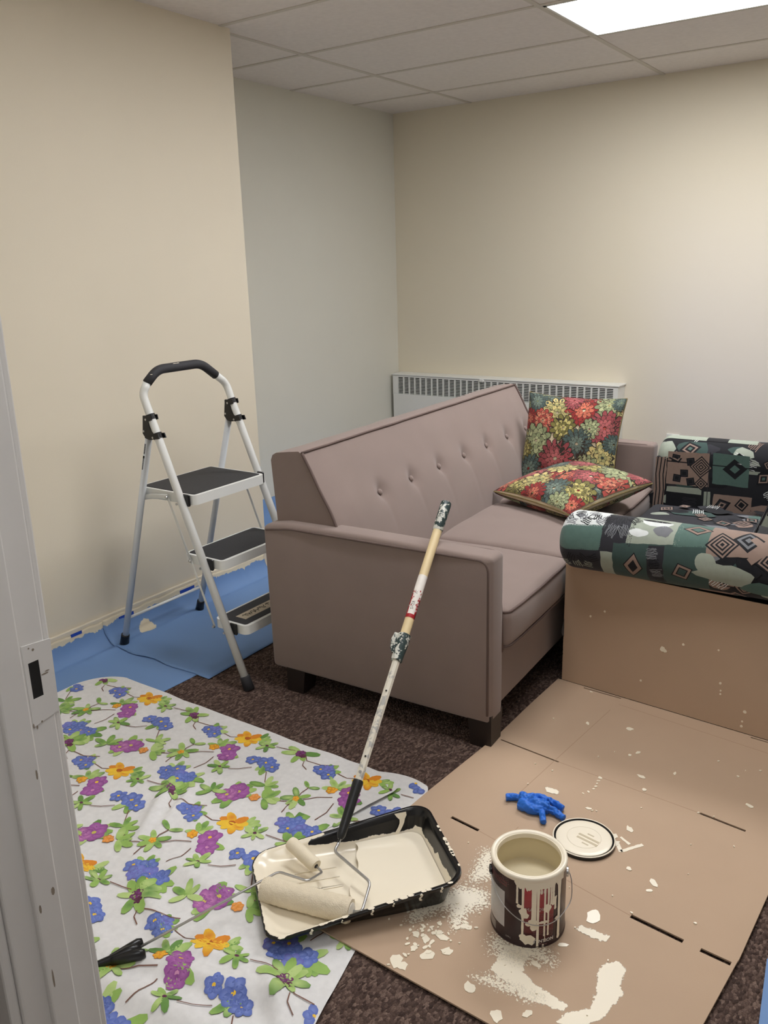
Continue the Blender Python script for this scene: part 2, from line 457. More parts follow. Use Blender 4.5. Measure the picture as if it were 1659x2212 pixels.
for (y, z, a, b) in ((-4.588, .925, .006, .0012), (-4.584, .928, .004, .001), (-4.632, .60, .003, .007), (-4.655, .585, .002, .008), (-4.653, .46, .0016, .018), (-4.628, .79, .0016, .008),
                     (-4.600, .966, .002, .002), (-4.606, .970, .0014, .0014), (-4.603, .858, .0016, .0016), (-4.611, .853, .0012, .003), (-4.616, .857, .0012, .004)):
    xx = JX + (.0102 if y < -4.622 else .0003)
    if y > -4.617: xx = JX + .0016
    V = [(xx, y + a * math.cos(k * .785) * (1 + .3 * nz(k, y * 90)), z + b * math.sin(k * .785) * (1 + .3 * nz(k * 3, z * 90))) for k in range(8)]
    sc.append((V, [list(range(8))]))
mk('scuff_mark', join(*sc), M_scuff, door, kind='stuff')

# convector under the back wall
ht = thing('convector_heater', 'long white convector heater cabinet with slotted grille behind the sofa', 'heater', (.85, -.06, 0))
HX0, HX1, HD, HZ = .03, 1.685, -.125, .715
mk('cabinet', join(box(HX0, HX1, HD, -.001, .02, .578, .002, 1), box(HX0, HX0 + .045, HD, -.001, .578, HZ - .006), box(HX1 - .03, HX1, HD, -.001, .578, HZ - .006),
                   box(HX0 + .045, HX1 - .03, HD, HD + .004, .696, HZ - .006), box(HX0 + .045, HX1 - .03, HD + .05, -.001, .578, HZ - .006)), M_white, ht)
mk('top_cover', box(HX0 - .004, HX1 + .008, HD - .006, -.001, HZ - .006, HZ + .004, .003, 2), M_white, ht)
mk('grille_recess', box(HX0 + .04, HX1 - .03, HD + .012, HD + .05, .578, .70), M_dark, ht)
gx0, gx1 = HX0 + .045, HX1 - .03; NC = 34
mb = None
for k in range(11):
    z = .584 + k * .0103
    mk('grille_bar', box(gx0, gx1, HD + .001, HD + .010, z - .0016, z + .0016), M_white, ht)
for k in range(1, NC):
    x = gx0 + (gx1 - gx0) * k / NC
    mk('grille_divider', box(x - .0045, x + .0045, HD, HD + .011, .578, .697), M_white, ht)
mk('latch', box(.735, .765, HD - .012, HD + .004, .694, .716, .003, 1), M_white, ht)

op = thing('outlet_plate', 'white outlet cover plate on the wall behind the patterned armchair', 'outlet', (2.0, 0, .365))
mk('cover', box(1.962, 2.04, -.012, 0, .305, .425, .003, 2), M_white, op)
for zz in (.33, .375): mk('socket', box(1.985, 2.017, -.014, -.011, zz, zz + .025, .001, 1), M_white, op)
mk('screw', ([(2.001 + .003 * math.cos(k), -.0131, .418 + .003 * math.sin(k)) for k in range(6)], [list(range(6))]), M_steel, op)

# ------------------------------------------------------------------ sofa (local: x depth forward, y along its length)
sofa = thing('sofa', 'taupe fabric sofa with button-tufted back and dark wooden legs', 'sofa', (1.50, -3.15, 0), math.radians(2.5))
SL = 1.865; SD = .86; AT = .088; AH = .63
def arm(y0, y1):
    bm = bmesh.new(); bmesh.ops.create_cube(bm, size=1)
    for v in bm.verts:
        v.co = Vector((SD / 2 + v.co.x * SD, (y0 + y1) / 2 + v.co.y * (y1 - y0), .085 + (AH - .085) * (v.co.z + .5)))
    bmesh.ops.bevel(bm, geom=list(bm.edges), offset=.016, segments=3, profile=.5, affect='EDGES')
    bmesh.ops.subdivide_edges(bm, edges=[e for e in bm.edges if abs((e.verts[0].co - e.verts[1].co).normalized().x) > .9 and e.calc_length() > .3], cuts=10, use_grid_fill=True)
    for v in bm.verts:
        x = v.co.x / SD
        if v.co.z > .5: v.co.z += -.016 * max(0, 1 - x / .12) ** 2 + .004 * math.sin(x * 3.1)
        v.co.y += .003 * math.sin(x * 5 + v.co.z * 9) * (1 if v.co.y < (y0 + y1) / 2 else 0)
    return frombm(bm)
for (a, b, oy) in ((0, AT, -.001), (SL - AT, SL, SL + .001)):
    ar = mk('arm', arm(a, b), M_sofa, sofa, True, True, sharp=60)
    yy = a + .0005 if oy < 1 else b - .0005
    path = fillet([(.014, yy, AH - .030), (.11, yy, AH - .014), (SD - .013, yy, AH - .012), (SD - .013, yy, .115)], .035, 6)
    mk('piping', tube(path, .0042, 8), M_pipe, ar, True, True)
    yi = b - .006 if oy < 1 else a + .006
    mk('piping', tube(fillet([(.30, yi, AH - .004), (SD - .012, yi, AH - .004), (SD - .001, yi, .30)], .03, 5), .0035, 8), M_pipe, ar, True, True)
# backrest with tufting
prof = [(.03, .12), (.03, .60), (.018, .80), (.016, .835), (.024, .853), (.04, .861), (.09, .870), (.135, .874), (.147, .868), (.152, .858),
        (.165, .835), (.178, .812), (.192, .785), (.206, .757), (.220, .732), (.232, .712), (.243, .694), (.253, .675), (.262, .655), (.270, .636), (.279, .61), (.30, .55), (.325, .47), (.34, .40), (.34, .12)]
btn = [.372 + .2255 * k for k in range(7)]; BZ = .676
V, F = [], []; ny = 180; y0, y1 = .048, SL - .048; n = len(prof)
for j in range(ny):
    s = j / (ny - 1); y = y0 + (y1 - y0) * s
    for i, (x, z) in enumerate(prof):
        d = 0
        if 10 <= i <= 23:
            e = min(1, min(s, 1 - s) * 14); d += .012 * math.sin(math.pi * min(1, max(0, (.86 - z) / .46))) * e ** .5
            for b in btn:
                r2 = ((y - b) / .030) ** 2 + ((z - BZ) / .026) ** 2; d -= .021 * math.exp(-r2)
                if z < BZ: d -= .0045 * math.exp(-((y - b - .012 * (BZ - z) / .1) / .012) ** 2) * math.exp(-(BZ - z) / .09)
                r3 = ((y - b) / .075) ** 2 + ((z - BZ) / .06) ** 2; d -= .006 * math.exp(-r3)
        if 4 <= i <= 8: z += .003 * nz(y * 6, i)
        V.append((x + d * .93, y, z + d * .36))
for j in range(ny - 1):
    for i in range(n):
        a = j * n + i; b = j * n + (i + 1) % n
        F.append([a, b, b + n, a + n])
F.append(list(range(n))); F.append([(ny - 1) * n + i for i in range(n)][::-1])
back = mk('backrest', (V, F), M_sofa, sofa, True, True, sharp=50)
pe = [(x + .003, z + .001) for x, z in prof[8:22]]
for ye in (y0 + .001, y1 - .001):
    mk('piping', tube([(x, ye, z) for x, z in pe], .005, 8), M_pipe, back, True, True)
mk('piping', tube([(prof[8][0] + .001, y0 + (y1 - y0) * k / 24, prof[8][1] + .003 + .002 * nz(k * .7, 3)) for k in range(25)], .004, 8), M_pipe, back, True, True)
for b in btn:
    bx = .2535 - .008
    mk('button', lathe([(0, .007), (.006, .0062), (.0105, .003), (.0115, 0), (.009, -.003), (0, -.003)], 16), M_sofa, back, True, True)
    bo = C.objects[-1] if False else bpy.context.scene.collection.objects[-1]
    bo.location = (bx, b, BZ - .004); bo.rotation_euler = (0, math.radians(64), 0)

def cushion(x0, x1, y0, y1, z0, z1, crown=.02, bev=.028, bulge=.012, cuts=10):
    bm = bmesh.new(); bmesh.ops.create_cube(bm, size=2)
    bmesh.ops.bevel(bm, geom=list(bm.edges), offset=.001, segments=1, affect='EDGES') if False else None
    for v in bm.verts:
        v.co = Vector(((x0 + x1) / 2 + v.co.x * (x1 - x0) / 2, (y0 + y1) / 2 + v.co.y * (y1 - y0) / 2, (z0 + z1) / 2 + v.co.z * (z1 - z0) / 2))
    bmesh.ops.bevel(bm, geom=list(bm.edges), offset=bev, segments=4, profile=.55, affect='EDGES')
    bmesh.ops.subdivide_edges(bm, edges=[e for e in bm.edges if e.calc_length() > .05], cuts=cuts, use_grid_fill=True)
    cx, cy, cz = (x0 + x1) / 2, (y0 + y1) / 2, (z0 + z1) / 2; hx, hy, hz = (x1 - x0) / 2, (y1 - y0) / 2, (z1 - z0) / 2
    for v in bm.verts:
        a, b, c = (v.co.x - cx) / hx, (v.co.y - cy) / hy, (v.co.z - cz) / hz
        dz = crown * max(0, 1 - a ** 4) * max(0, 1 - b ** 4) * (1 if c > 0 else -.3) * min(1, abs(c) * 1.2)
        dx = bulge * max(0, 1 - b ** 4) * max(0, 1 - c * c) * (1 if a > .9 else (-1 if a < -.9 else 0))
        v.co += Vector((dx, 0, dz + .003 * nz(v.co.x * 7, v.co.y * 7)))
    return frombm(bm)
for k in range(3):
    wv = (SL - 2 * AT) / 3; a = AT + k * wv
    cu = mk('seat_cushion', cushion(.30, .872, a + .002, a + wv - .002, .302, .432, .018), M_sofa, sofa, True, True)
    for zz, off in ((.424, .004), (.310, .004)):
        P = fillet([(.60, a + .006, zz), (.868, a + .006, zz), (.868, a + wv - .006, zz), (.60, a + wv - .006, zz)], .03, 5)
        P2 = []
        for i in range(len(P) - 1):
            for q in range(6): P2.append(P[i].lerp(P[i + 1], q / 6))
        P2 = [p + Vector((.007 * math.sin(math.pi * (p.y - a) / wv) if p.x > .84 else 0, 0, .004 * nz(p.x * 8, p.y * 8))) for p in P2]
        mk('piping', tube(P2, .0042, 8), M_pipe, cu, True, True)
mk('front_rail', box(.79, .838, AT - .01, SL - AT + .01, .10, .315, .008, 2), M_sofa, sofa, True, True, sharp=50)
mk('underside', box(.03, .80, .02, SL - .02, .10, .30), M_dark, sofa, False, True)
for (lx, ly, sx, sy) in ((SD - .042, .044, 1, -1), (SD - .042, SL - .044, 1, 1), (.10, .05, -1, -1), (.10, SL - .05, -1, 1)):
    V = []
    for (hw, z) in ((.028, 0), (.042, .112)):
        for (a, b) in ((-1, -1), (1, -1), (1, 1), (-1, 1)):
            # outer faces plumb, inner faces tapered
            px = lx + (hw * a if a != sx else .042 * sx); py = ly + (hw * b if b != sy else .042 * sy)
            V.append((px, py, z))
    mk('leg', (V, [[3, 2, 1, 0], [4, 5, 6, 7], [0, 1, 5, 4], [1, 2, 6, 5], [2, 3, 7, 6], [3, 0, 4, 7]]), M_leg, sofa, False, True)

# ------------------------------------------------------------------ floral cushions
PB = lin(228, 212, 178)
DAH = {'crimson': (lin(146, 44, 42), lin(200, 110, 86)), 'rose': (lin(154, 74, 78), lin(180, 98, 98)), 'coral': (lin(174, 76, 66), lin(206, 132, 104)),
       'slate': (lin(78, 96, 92), lin(112, 128, 116)), 'olive': (lin(122, 116, 62), lin(192, 180, 112)), 'straw': (lin(204, 188, 124), lin(164, 160, 108)), 'sage': (lin(142, 152, 112), lin(176, 180, 136))}
INK = lin(52, 44, 36)
def dahlia(pr, x, y, r, kind, rng, scale):
    c1, c2 = DAH[kind]
    rings = ((1.0, 17, c1), (.74, 13, c1), (.5, 10, c2), (.3, 7, c2)) if kind in ('crimson', 'rose', 'slate') else ((1.0, 12, c1), (.72, 10, c2), (.46, 7, c1), (.25, 5, c2))
    n0 = pr.n
    for q, (rr, nn, cc) in enumerate(rings):
        a0 = rng.random() * 6
        for k in range(nn):
            a = a0 + k * 2 * math.pi / nn + rng.uniform(-.08, .08); L = r * rr * rng.uniform(.9, 1.05); wd = 2 * math.pi * r * rr / nn * .82
            s = .25 * L
            X, Y = x + math.cos(a) * s, y + math.sin(a) * s
            pr.n = n0 + q * 4 + (k % 2)
            pr.petal(X, Y, a, (L - s), wd, INK, tip=.62, pts=8)
            pr.n = n0 + q * 4 + 2 + (k % 2)
            f = rng.uniform(.82, 1.12); c = tuple(v * f for v in cc[:3]) + (1,)
            pr.petal(X + math.cos(a) * L * .02, Y + math.sin(a) * L * .02, a, (L - s) * .93, wd * .76, c, tip=.62, pts=8)
    pr.n = n0 + 17
def pillow(name, label, loc, rot, size, thick, seed, flowers):
    root = thing(name, label, 'pillow', loc, 0, None); root.rotation_euler = rot
    h = size / 2; rng = random.Random(seed)
    def surf(sgn):
        def S_(u, v):
            u = max(-1, min(1, u)); v = max(-1, min(1, v))
            z = thick / 2 * (max(0, 1 - u * u) * max(0, 1 - v * v)) ** .42
            z += .006 * nz(u * 2.2 + seed, v * 2.2, sgn) * (1 - max(abs(u), abs(v)) ** 3)
            return (h * u * (1 - .075 * (1 - v * v)), h * v * (1 - .075 * (1 - u * u)), sgn * z)
        return S_
    m = print_mat('floral pillow cotton ' + str(seed), .85, .25, 900, .15)
    Vs, Fs, Ks = [], [], []
    for sgn in (1, -1):
        base = grid(lambda a, b: surf(sgn)(-math.cos(a * math.pi), -math.cos(b * math.pi) * 1.0), 41, 41)
        if sgn < 0: base = (base[0], [f[::-1] for f in base[1]])
        pr = Print((lambda u, v: surf(sgn)(u, v)) if sgn > 0 else (lambda u, v: surf(-1)(-u, v)), .0008, lambda u, v: abs(u) < .997 and abs(v) < .997, 5e-6, .01, .2)
        pr.clip = .99
        ks_ = list(DAH)
        for k in range(28):
            t = k / 28 * 4; q = int(t); f = (t - q) * 2 - 1
            ex_, ey_ = ((f, -.9), (.9, f), (-f, .9), (-.9, -f))[q]
            dahlia(pr, ex_ * .97, ey_, .21, ks_[(k * 3 + k // 7) % 7], rng, 1)
        for (x, y, r, k) in flowers: dahlia(pr, x, y, r * 1.12, k, rng, 1)
        
        (v, f), kk = pr.with_base(base, PB)
        n0 = len(Vs); Vs += v; Fs += [[i + n0 for i in q] for q in f]; Ks += kk
    mk('cover', (Vs, Fs), m, root, True, True, col=Ks)
    e = []
    for k in range(160):
        t = k / 160 * 4; q = int(t); f = (t - q) * 2 - 1; f = math.sin(f * math.pi / 2)
        u, v = ((f, -1), (1, f), (-f, 1), (-1, -f))[q]; e.append(surf(1)(u, v)[:2] + (0,))
    mk('piping', tube(e, .0035, 6, True), mat('pillow welt', lin(150, 132, 88), .9, .2, 60), root, True, True)
    return root
fl1 = [(-.78, .82, .24, 'slate'), (-.3, .62, .34, 'straw'), (.25, .72, .36, 'crimson'), (.72, .84, .26, 'sage'), (.93, .9, .16, 'slate'), (-.95, .45, .22, 'crimson'), (-.6, .42, .27, 'coral'), (-.12, .3, .28, 'olive'),
       (.74, .36, .36, 'rose'), (.44, .32, .22, 'sage'), (-.7, -.02, .36, 'sage'), (.22, -.02, .33, 'slate'), (.78, -.25, .34, 'straw'), (-.2, -.38, .40, 'rose'), (.42, -.48, .28, 'sage'), (-.78, -.62, .30, 'slate'),
       (-.45, -.86, .28, 'crimson'), (.1, -.88, .32, 'olive'), (.62, -.84, .32, 'coral'), (.95, -.62, .22, 'olive'), (-.97, -.2, .2, 'olive'), (.0, .92, .2, 'rose'), (.95, .05, .2, 'slate')]
fl2 = [(-.85, -.75, .28, 'coral'), (-.5, -.85, .28, 'olive'), (-.55, -.35, .38, 'rose'), (-.9, -.3, .26, 'olive'), (-.2, -.62, .34, 'straw'), (.12, -.25, .36, 'crimson'), (-.25, .1, .34, 'straw'), (-.65, .25, .34, 'slate'), (.5, .05, .40, 'rose'),
       (.3, -.72, .32, 'slate'), (.72, -.5, .34, 'olive'), (.9, -.85, .24, 'crimson'), (.85, .2, .34, 'coral'), (.2, .5, .36, 'olive'), (-.2, .62, .34, 'rose'), (.62, .65, .36, 'sage'), (-.75, .8, .32, 'crimson'), (.1, .93, .26, 'slate'), (.9, .9, .26, 'rose'), (-.05, -.95, .26, 'crimson'), (.6, -.93, .22, 'sage'), (-.97, .35, .2, 'sage')]
# standing against the sofa's far arm
pillow('floral_pillow', 'square dahlia-print pillow propped upright in the corner of the taupe sofa', (1.952, -1.528, .640), (math.radians(72), math.radians(1.5), math.radians(7)), .455, .15, 3, fl1)
# lying on the seat in front of it
pillow('floral_pillow', 'square dahlia-print pillow lying flat on the taupe sofa seat', (2.09, -1.845, .520), (math.radians(7), math.radians(0), math.radians(-24)), .47, .155, 8, fl2)

# ------------------------------------------------------------------ patterned armchair (local: x from its front to its back, y across)
chair = thing('armchair', 'green and black abstract patterned armchair with rolled arms behind cardboard', 'armchair', (2.362, -2.585, 0), math.radians(.8))
K = {'ink': lin(24, 25, 30), 'char': lin(46, 46, 52), 'teal': lin(86, 112, 104), 'dteal': lin(60, 80, 76), 'sage': lin(158, 166, 152), 'taupe': lin(150, 128, 116), 'white': lin(216, 220, 218), 'grey': lin(118, 120, 124)}
M_chair = print_mat('abstract print upholstery', .85, .3, 700, .12)
def blob(x, y, rx, ry, seed, n=16, amp=.35):
    return [(x + rx * math.cos(a) * (1 + amp * nz(math.cos(a) * 1.3 + seed, math.sin(a) * 1.3, seed)), y + ry * math.sin(a) * (1 + amp * nz(math.cos(a) * 1.7, math.sin(a) * 1.7 + seed, 5))) for a in [2 * math.pi * k / n for k in range(n)]]
def densify(P, step=.02):
    out = []
    for i in range(len(P)):
        a, b = P[i], P[(i + 1) % len(P)]; d = math.hypot(b[0] - a[0], b[1] - a[1]); k = max(1, int(d / step))
        out += [(a[0] + (b[0] - a[0]) * j / k, a[1] + (b[1] - a[1]) * j / k) for j in range(k)]
    return out
def diamond(pr, x, y, rx, ry, rot, cols, ks=(1, .72, .5, .24)):
    pr.n = max(pr.n, 0) if pr.hold is None else pr.hold
    for kf, c in zip(ks, cols):
        P = []
        for a in range(4):
            t = a * math.pi / 2; px, py = rx * kf * math.cos(t), ry * kf * math.sin(t)
            P.append((x + px * math.cos(rot) - py * math.sin(rot), y + px * math.sin(rot) + py * math.cos(rot)))
        pr.poly(densify(P, .015), K[c], c=(x, y)); pr.n += 3
def hatch(pr, x, y, L, Wd, rot, n, c, th=.0035, rng=random):
    lv = pr.n if pr.hold is None else pr.hold + 12
    for k in range(n):
        pr.n = lv; o = (k / (n - 1) - .5) * Wd; l = L / 2 * rng.uniform(.7, 1)
        ox, oy = -o * math.sin(rot), o * math.cos(rot); dx, dy = math.cos(rot) * l, math.sin(rot) * l
        pts = [(x + ox - dx + 2 * dx * q / 5 + rng.uniform(-.002, .002), y + oy - dy + 2 * dy * q / 5 + rng.uniform(-.002, .002)) for q in range(6)]
        pr.line(pts, th, K[c])
def chevrons(pr, x, y, s, rot, n=5, c1='ink', c2='taupe'):
    if pr.hold is not None: pr.n = pr.hold
    for k in range(n):
        pr.n += 3; q = s * (1 - k / n)
        P = [(-q, 0), (0, q), (q, 0), (0, -q)]
        P = [(x + a * math.cos(rot) - b * math.sin(rot), y + a * math.sin(rot) + b * math.cos(rot)) for a, b in P]
        pr.poly(densify(P, .015), K[c1 if k % 2 == 0 else c2], c=(x, y))
def quad(pr, x0, x1, y0, y1, c, j=.006, rng=random):
    P = [(x0 + rng.uniform(-j, j), y0 + rng.uniform(-j, j)), (x1 + rng.uniform(-j, j), y0 + rng.uniform(-j, j)), (x1 + rng.uniform(-j, j), y1 + rng.uniform(-j, j)), (x0 + rng.uniform(-j, j), y1 + rng.uniform(-j, j))]
    pr.poly([(a + .003 * nz(a * 90, b * 90), b + .003 * nz(a * 90, b * 90, 4)) for a, b in densify(P, .018)], K[c])
def scatter(pr, u0, u1, v0, v1, seed, dens=1.0):
    """the loose all-over pattern of the cloth"""
    rng = random.Random(seed); ar = (u1 - u0) * (v1 - v0); n = int(ar * 130 * dens)
    for k in range(n):
        x, y = rng.uniform(u0, u1), rng.uniform(v0, v1); c = rng.choice(['teal', 'dteal', 'sage', 'taupe', 'char', 'char', 'ink', 'grey'])
        pr.n = k % 40; pr.poly(blob(x, y, rng.uniform(.03, .07), rng.uniform(.02, .05), k + seed, 14), K[c])
    pr.hold = 44
    for k in range(int(n * .9)):
        x, y = rng.uniform(u0, u1), rng.uniform(v0, v1); t = rng.random(); rot = rng.uniform(0, 3.1)
        if t < .3: diamond(pr, x, y, rng.uniform(.03, .05), rng.uniform(.03, .05), rot, ('ink', 'taupe', 'ink', 'teal'))
        elif t < .6: hatch(pr, x, y, rng.uniform(.04, .08), .04, rot, 6, rng.choice(['ink', 'white', 'ink', 'taupe']), .003, rng)
        elif t < .8: chevrons(pr, x, y, rng.uniform(.03, .05), rot)
        elif t < .9: pr.poly(blob(x, y, .03, .008, k), K['sage'])
        else: diamond(pr, x, y, .022, .022, rot, ('ink', 'teal', 'ink', 'sage'))
    pr.hold = None; pr.n = 70
AR = .097; CD = .92; CW = 1.33
def roll(cy, sgn, cz=.552):
    """upholstered arm roll; v is arc length from the outer underside over the top to the inside"""
    def f(u, v):
        x = max(.0005, u); R = AR * (1 - max(0, 1 - x / .06) ** 2.4) ** .5 if x < .06 else AR
        th = v / AR - 1.6
        return (x + (0 if sgn > 0 else -.035), cy - sgn * R * math.cos(th), cz + R * math.sin(th))
    return f
VM = AR * 4.9
rnd = random.Random(5)
near = roll(0, 1)
pr = Print(near, .0009, lambda u, v: 0 <= v <= VM, 1e-5, .002, .006)
base = grid(lambda a, b: near(CD * (a ** 1.6), VM * b), 60, 40)
base[1].append([59 * 40 + k for k in range(40)])
def A(cx, cy):   # position along the roll and over it, from the cloth's visible part
    return ((cx - 395) / 1264 * .70, AR * 1.6 + AR * math.radians(92 - (cy - 905 - (cx - 400) * .075) / 300 * 150))
def R_(x0, x1, y0, y1, c): 
    P = [A(x0, y0), A(x1, y0), A(x1, y1), A(x0, y1)]
    pr.poly([(a + .004 * nz(a * 60, b * 60), b + .004 * nz(a * 60, b * 60, 4)) for a, b in densify(P, .018)], K[c])
scatter(pr, .5, CD - .01, .02, VM - .02, 11)
scatter(pr, .02, .6, AR * 2.9, VM - .02, 12)
R_(395, 700, 1100, 1230, 'char'); R_(395, 690, 900, 1010, 'white'); R_(395, 690, 1005, 1105, 'teal'); R_(680, 860, 925, 1115, 'char'); R_(830, 1120, 905, 1075, 'sage')
R_(760, 1300, 1075, 1290, 'dteal'); R_(1090, 1300, 920, 1080, 'teal'); R_(690, 762, 1110, 1240, 'sage'); R_(960, 1050, 1080, 1250, 'char'); R_(1270, 1660, 920, 1110, 'taupe')
pr.hold = 100
for k in range(9): hatch(pr, *A(430 + k * 28, 935 + (k % 3) * 26), .035, .02, 1 + k, 4, 'ink' if k % 2 else 'grey', .0035, rnd)
diamond(pr, *A(600, 960), .022, .018, .5, ('ink', 'white', 'white', 'white')); diamond(pr, *A(520, 955), .018, .014, .1, ('ink', 'grey', 'grey', 'grey'))
for k in range(7): hatch(pr, *A(440 + k * 34, 1140 + (k % 2) * 34), .035, .022, .6 * k, 4, 'sage' if k % 2 else 'ink', .003, rnd)
for k in range(5): hatch(pr, *A(700 + k * 34, 965 + (k % 2) * 60), .05, .03, .9 + .4 * k, 7, 'grey' if k % 2 else 'ink', .0025, rnd)
diamond(pr, *A(780, 1020), .018, .018, 0, ('ink', 'ink', 'ink', 'ink'))
pr.poly(blob(*A(975, 975), .05, .018, 3), K['white']); pr.poly(blob(*A(960, 960), .045, .008, 8), K['ink']); pr.poly(blob(*A(1020, 1020), .028, .022, 6), K['grey']); pr.poly(blob(*A(890, 1030), .03, .014, 9), K['white'])
diamond(pr, *A(880, 1165), .05, .032, 1.5, ('ink', 'taupe', 'taupe', 'ink'), (1, .88, .55, .5)); diamond(pr, *A(880, 1165), .02, .013, 1.5, ('dteal',), (1,))
diamond(pr, *A(1155, 1175), .036, .032, .45, ('ink', 'taupe', 'ink', 'dteal'), (1, .87, .58, .45)); diamond(pr, *A(1200, 1000), .045, .026, .1, ('ink', 'taupe', 'ink', 'teal'), (1, .88, .55, .42))
for k in range(4): hatch(pr, *A(985 + k * 15, 1110 + k * 40), .04, .03, .2, 8, 'ink' if k % 2 else 'grey', .0025, rnd)
pr.poly(blob(*A(1390, 1175), .085, .036, 21, 22, .5), K['sage']); pr.poly(blob(*A(1270, 1130), .03, .03, 5, 16, .4), K['sage'])
chevrons(pr, *A(1345, 1065), .05, .2, 7); chevrons(pr, *A(1470, 1040), .045, .1, 4, 'ink', 'grey'); chevrons(pr, *A(1620, 1120), .055, .25, 8)
for a in (.8, -.7): pr.line([(A(1570, 1080)[0] + math.cos(a) * q, A(1570, 1080)[1] + math.sin(a) * q) for q in (-.06, -.03, 0, .03, .06)], .022, K['taupe'])
diamond(pr, *A(1530, 1165), .022, .016, .3, ('ink', 'ink', 'ink', 'ink')); pr.poly(blob(*A(1600, 1230), .07, .025, 31), K['teal']); pr.poly(blob(*A(1330, 1280), .06, .014, 33), K['taupe'])
for k in range(16): pr.line([A(940 + k * 45, 1262 + k * 5), A(985 + k * 45, 1290 + k * 6)], .006, K['ink'])
(vf, kk) = pr.with_base(base, K['ink'])
na = mk('arm', vf, M_chair, chair, True, True, col=kk, label='near rolled arm, patterned cloth')
def flat_part(name, VF, parent, surf=None, region=None, seed=0, smooth=True, dens=1.0, base='ink', extra=None, off=.0009):
    if surf:
        pr = Print(surf, off, None, 1e-5, .002, .02)
        scatter(pr, *region, seed, dens)
        if extra: extra(pr)
        VF, kk = pr.with_base(VF, K[base])
    else: kk = [K[base]] * len(VF[0])
    return mk(name, VF, M_chair, parent, smooth, True, col=kk, sharp=40 if smooth else None)
# arm bodies below the rolls
flat_part('arm_panel', box(.012, CD, .012, .13, .06, .56, .012, 2), chair, lambda u, v: (.0115, .13 - u, v), (.02, .11, .1, .5), 41)
fi = CW - .175       # inner plane of the far arm
far = roll(CW - .08, -1, .585)
def far_in(pr):
    g = lambda a, b: ((a - 1030) / 629 * .52 + .0, .20 + (b) )
    pass
prf = Print(far, -.0009, lambda u, v: 0 <= v <= VM, -1e-5, .002, .006)
scatter(prf, .01, CD, .02, VM - .02, 15, .7)
for (x0, x1, c) in ((.02, .21, 'sage'), (.21, .3, 'ink'), (.3, .42, 'sage')):
    prf.poly(densify([(x0, AR * 3.0), (x1, AR * 3.0), (x1, AR * 3.55), (x0, AR * 3.55)], .02), K[c])
vf, kk = prf.with_base(grid(lambda a, b: far(CD * a ** 1.6, VM * b), 50, 36), K['ink'])
mk('arm', (vf[0], [f[::-1] for f in vf[1]]), M_chair, chair, True, True, col=kk)
def far_extra(pr):
    pr.n = 70; q = lambda x0, x1, y0, y1, c: quad(pr, x0, x1, y0, y1, c, .004, rnd)
    q(.0, .05, .36, .60, 'taupe'); q(.055, .235, .48, .63, 'taupe'); q(.06, .21, .445, .47, 'sage'); q(.22, .25, .36, .46, 'sage'); q(.25, .40, .50, .64, 'teal'); q(.06, .21, .36, .44, 'ink'); q(.26, .42, .36, .46, 'taupe')
    for k in range(3): pr.line([(.008 + k * .016, .37), (.012 + k * .016, .45), (.006 + k * .016, .52), (.012 + k * .016, .60)], .005, K['ink'])
    pr.hold = 100
    for (x, y) in ((.09, .60), (.13, .535), (.10, .51), (.16, .50), (.155, .59)): diamond(pr, x, y, .024, .024, .2 + x * 5, ('ink', 'char', 'ink', 'ink'))
    chevrons(pr, .20, .57, .05, .0, 8); chevrons(pr, .205, .495, .03, .1, 5)
    diamond(pr, .34, .575, .05, .045, .1, ('ink', 'ink', 'teal', 'teal'), (1, .6, .42, .3)); diamond(pr, .30, .41, .04, .03, .4, ('ink', 'char', 'taupe', 'ink')); diamond(pr, .38, .42, .03, .03, .2, ('ink', 'taupe', 'ink', 'ink'))
    hatch(pr, .16, .40, .07, .05, 0, 8, 'char', .003, rnd)
    pr.line([(.2345, .35), (.2345, .64)], .003, K['char'])
fb = box(-.028, CD, fi, fi + .12, .06, .60, .012, 2)
flat_part('arm_panel', fb, chair, lambda u, v: (-.026 + u, fi - .0002, v), (.02, .6, .36, .62), 52, True, .7, 'ink', far_extra)
# seat, back, base
flat_part('seat_cushion', cushion(-.02, .60, .13, fi - .002, .20, .385, .018, .03, .006), chair, lambda u, v: (.02 + u, .14 + v, .3995 + .003 * nz((.02 + u) * 7, (.14 + v) * 7) - .012 * ((u - .28) / .28) ** 4), (.03, .5, .05, 1.0), 61, True, 1.0, 'char', None, .004)
bp_ = [(.50, .36), (.545, .50), (.585, .62), (.625, .74), (.655, .84), (.69, .885), (.74, .90), (.80, .885), (.84, .84), (.88, .06), (.60, .06)]
def backsurf(u, v):
    # u along the width, v up the front face
    L = [0]; 
    for i in range(8): L.append(L[-1] + math.hypot(bp_[i + 1][0] - bp_[i][0], bp_[i + 1][1] - bp_[i][1]))
    v = max(0, min(L[-1] - 1e-6, v)); i = max(k for k in range(len(L)) if L[k] <= v); i = min(i, 7); t = (v - L[i]) / (L[i + 1] - L[i])
    return (bp_[i][0] * (1 - t) + bp_[i + 1][0] * t - .03 * math.sin(math.pi * max(0, min(1, (u - .12) / (fi - .12)))) ** .5 * max(0, 1 - v / .7), u, bp_[i][1] * (1 - t) + bp_[i + 1][1] * t)
bk = prism(bp_, lambda a, b: (a, .125, b), lambda a, b: (a, fi, b))
def bx_extra(pr):
    for k in range(14): quad(pr, .14 + .02 * (k % 3), .3, .12 + .04 * k, .15 + .04 * k, ('white', 'sage', 'ink', 'grey')[k % 4], .01, rnd)
prb = Print(lambda u, v: backsurf(u, v), -.001, None, -1e-5, .002, .015)
bg = grid(lambda a, b: backsurf(.125 + (fi - .125) * a, .93 * b), 30, 30)
scatter(prb, .14, fi - .02, .03, .6, 71); bx_extra(prb)
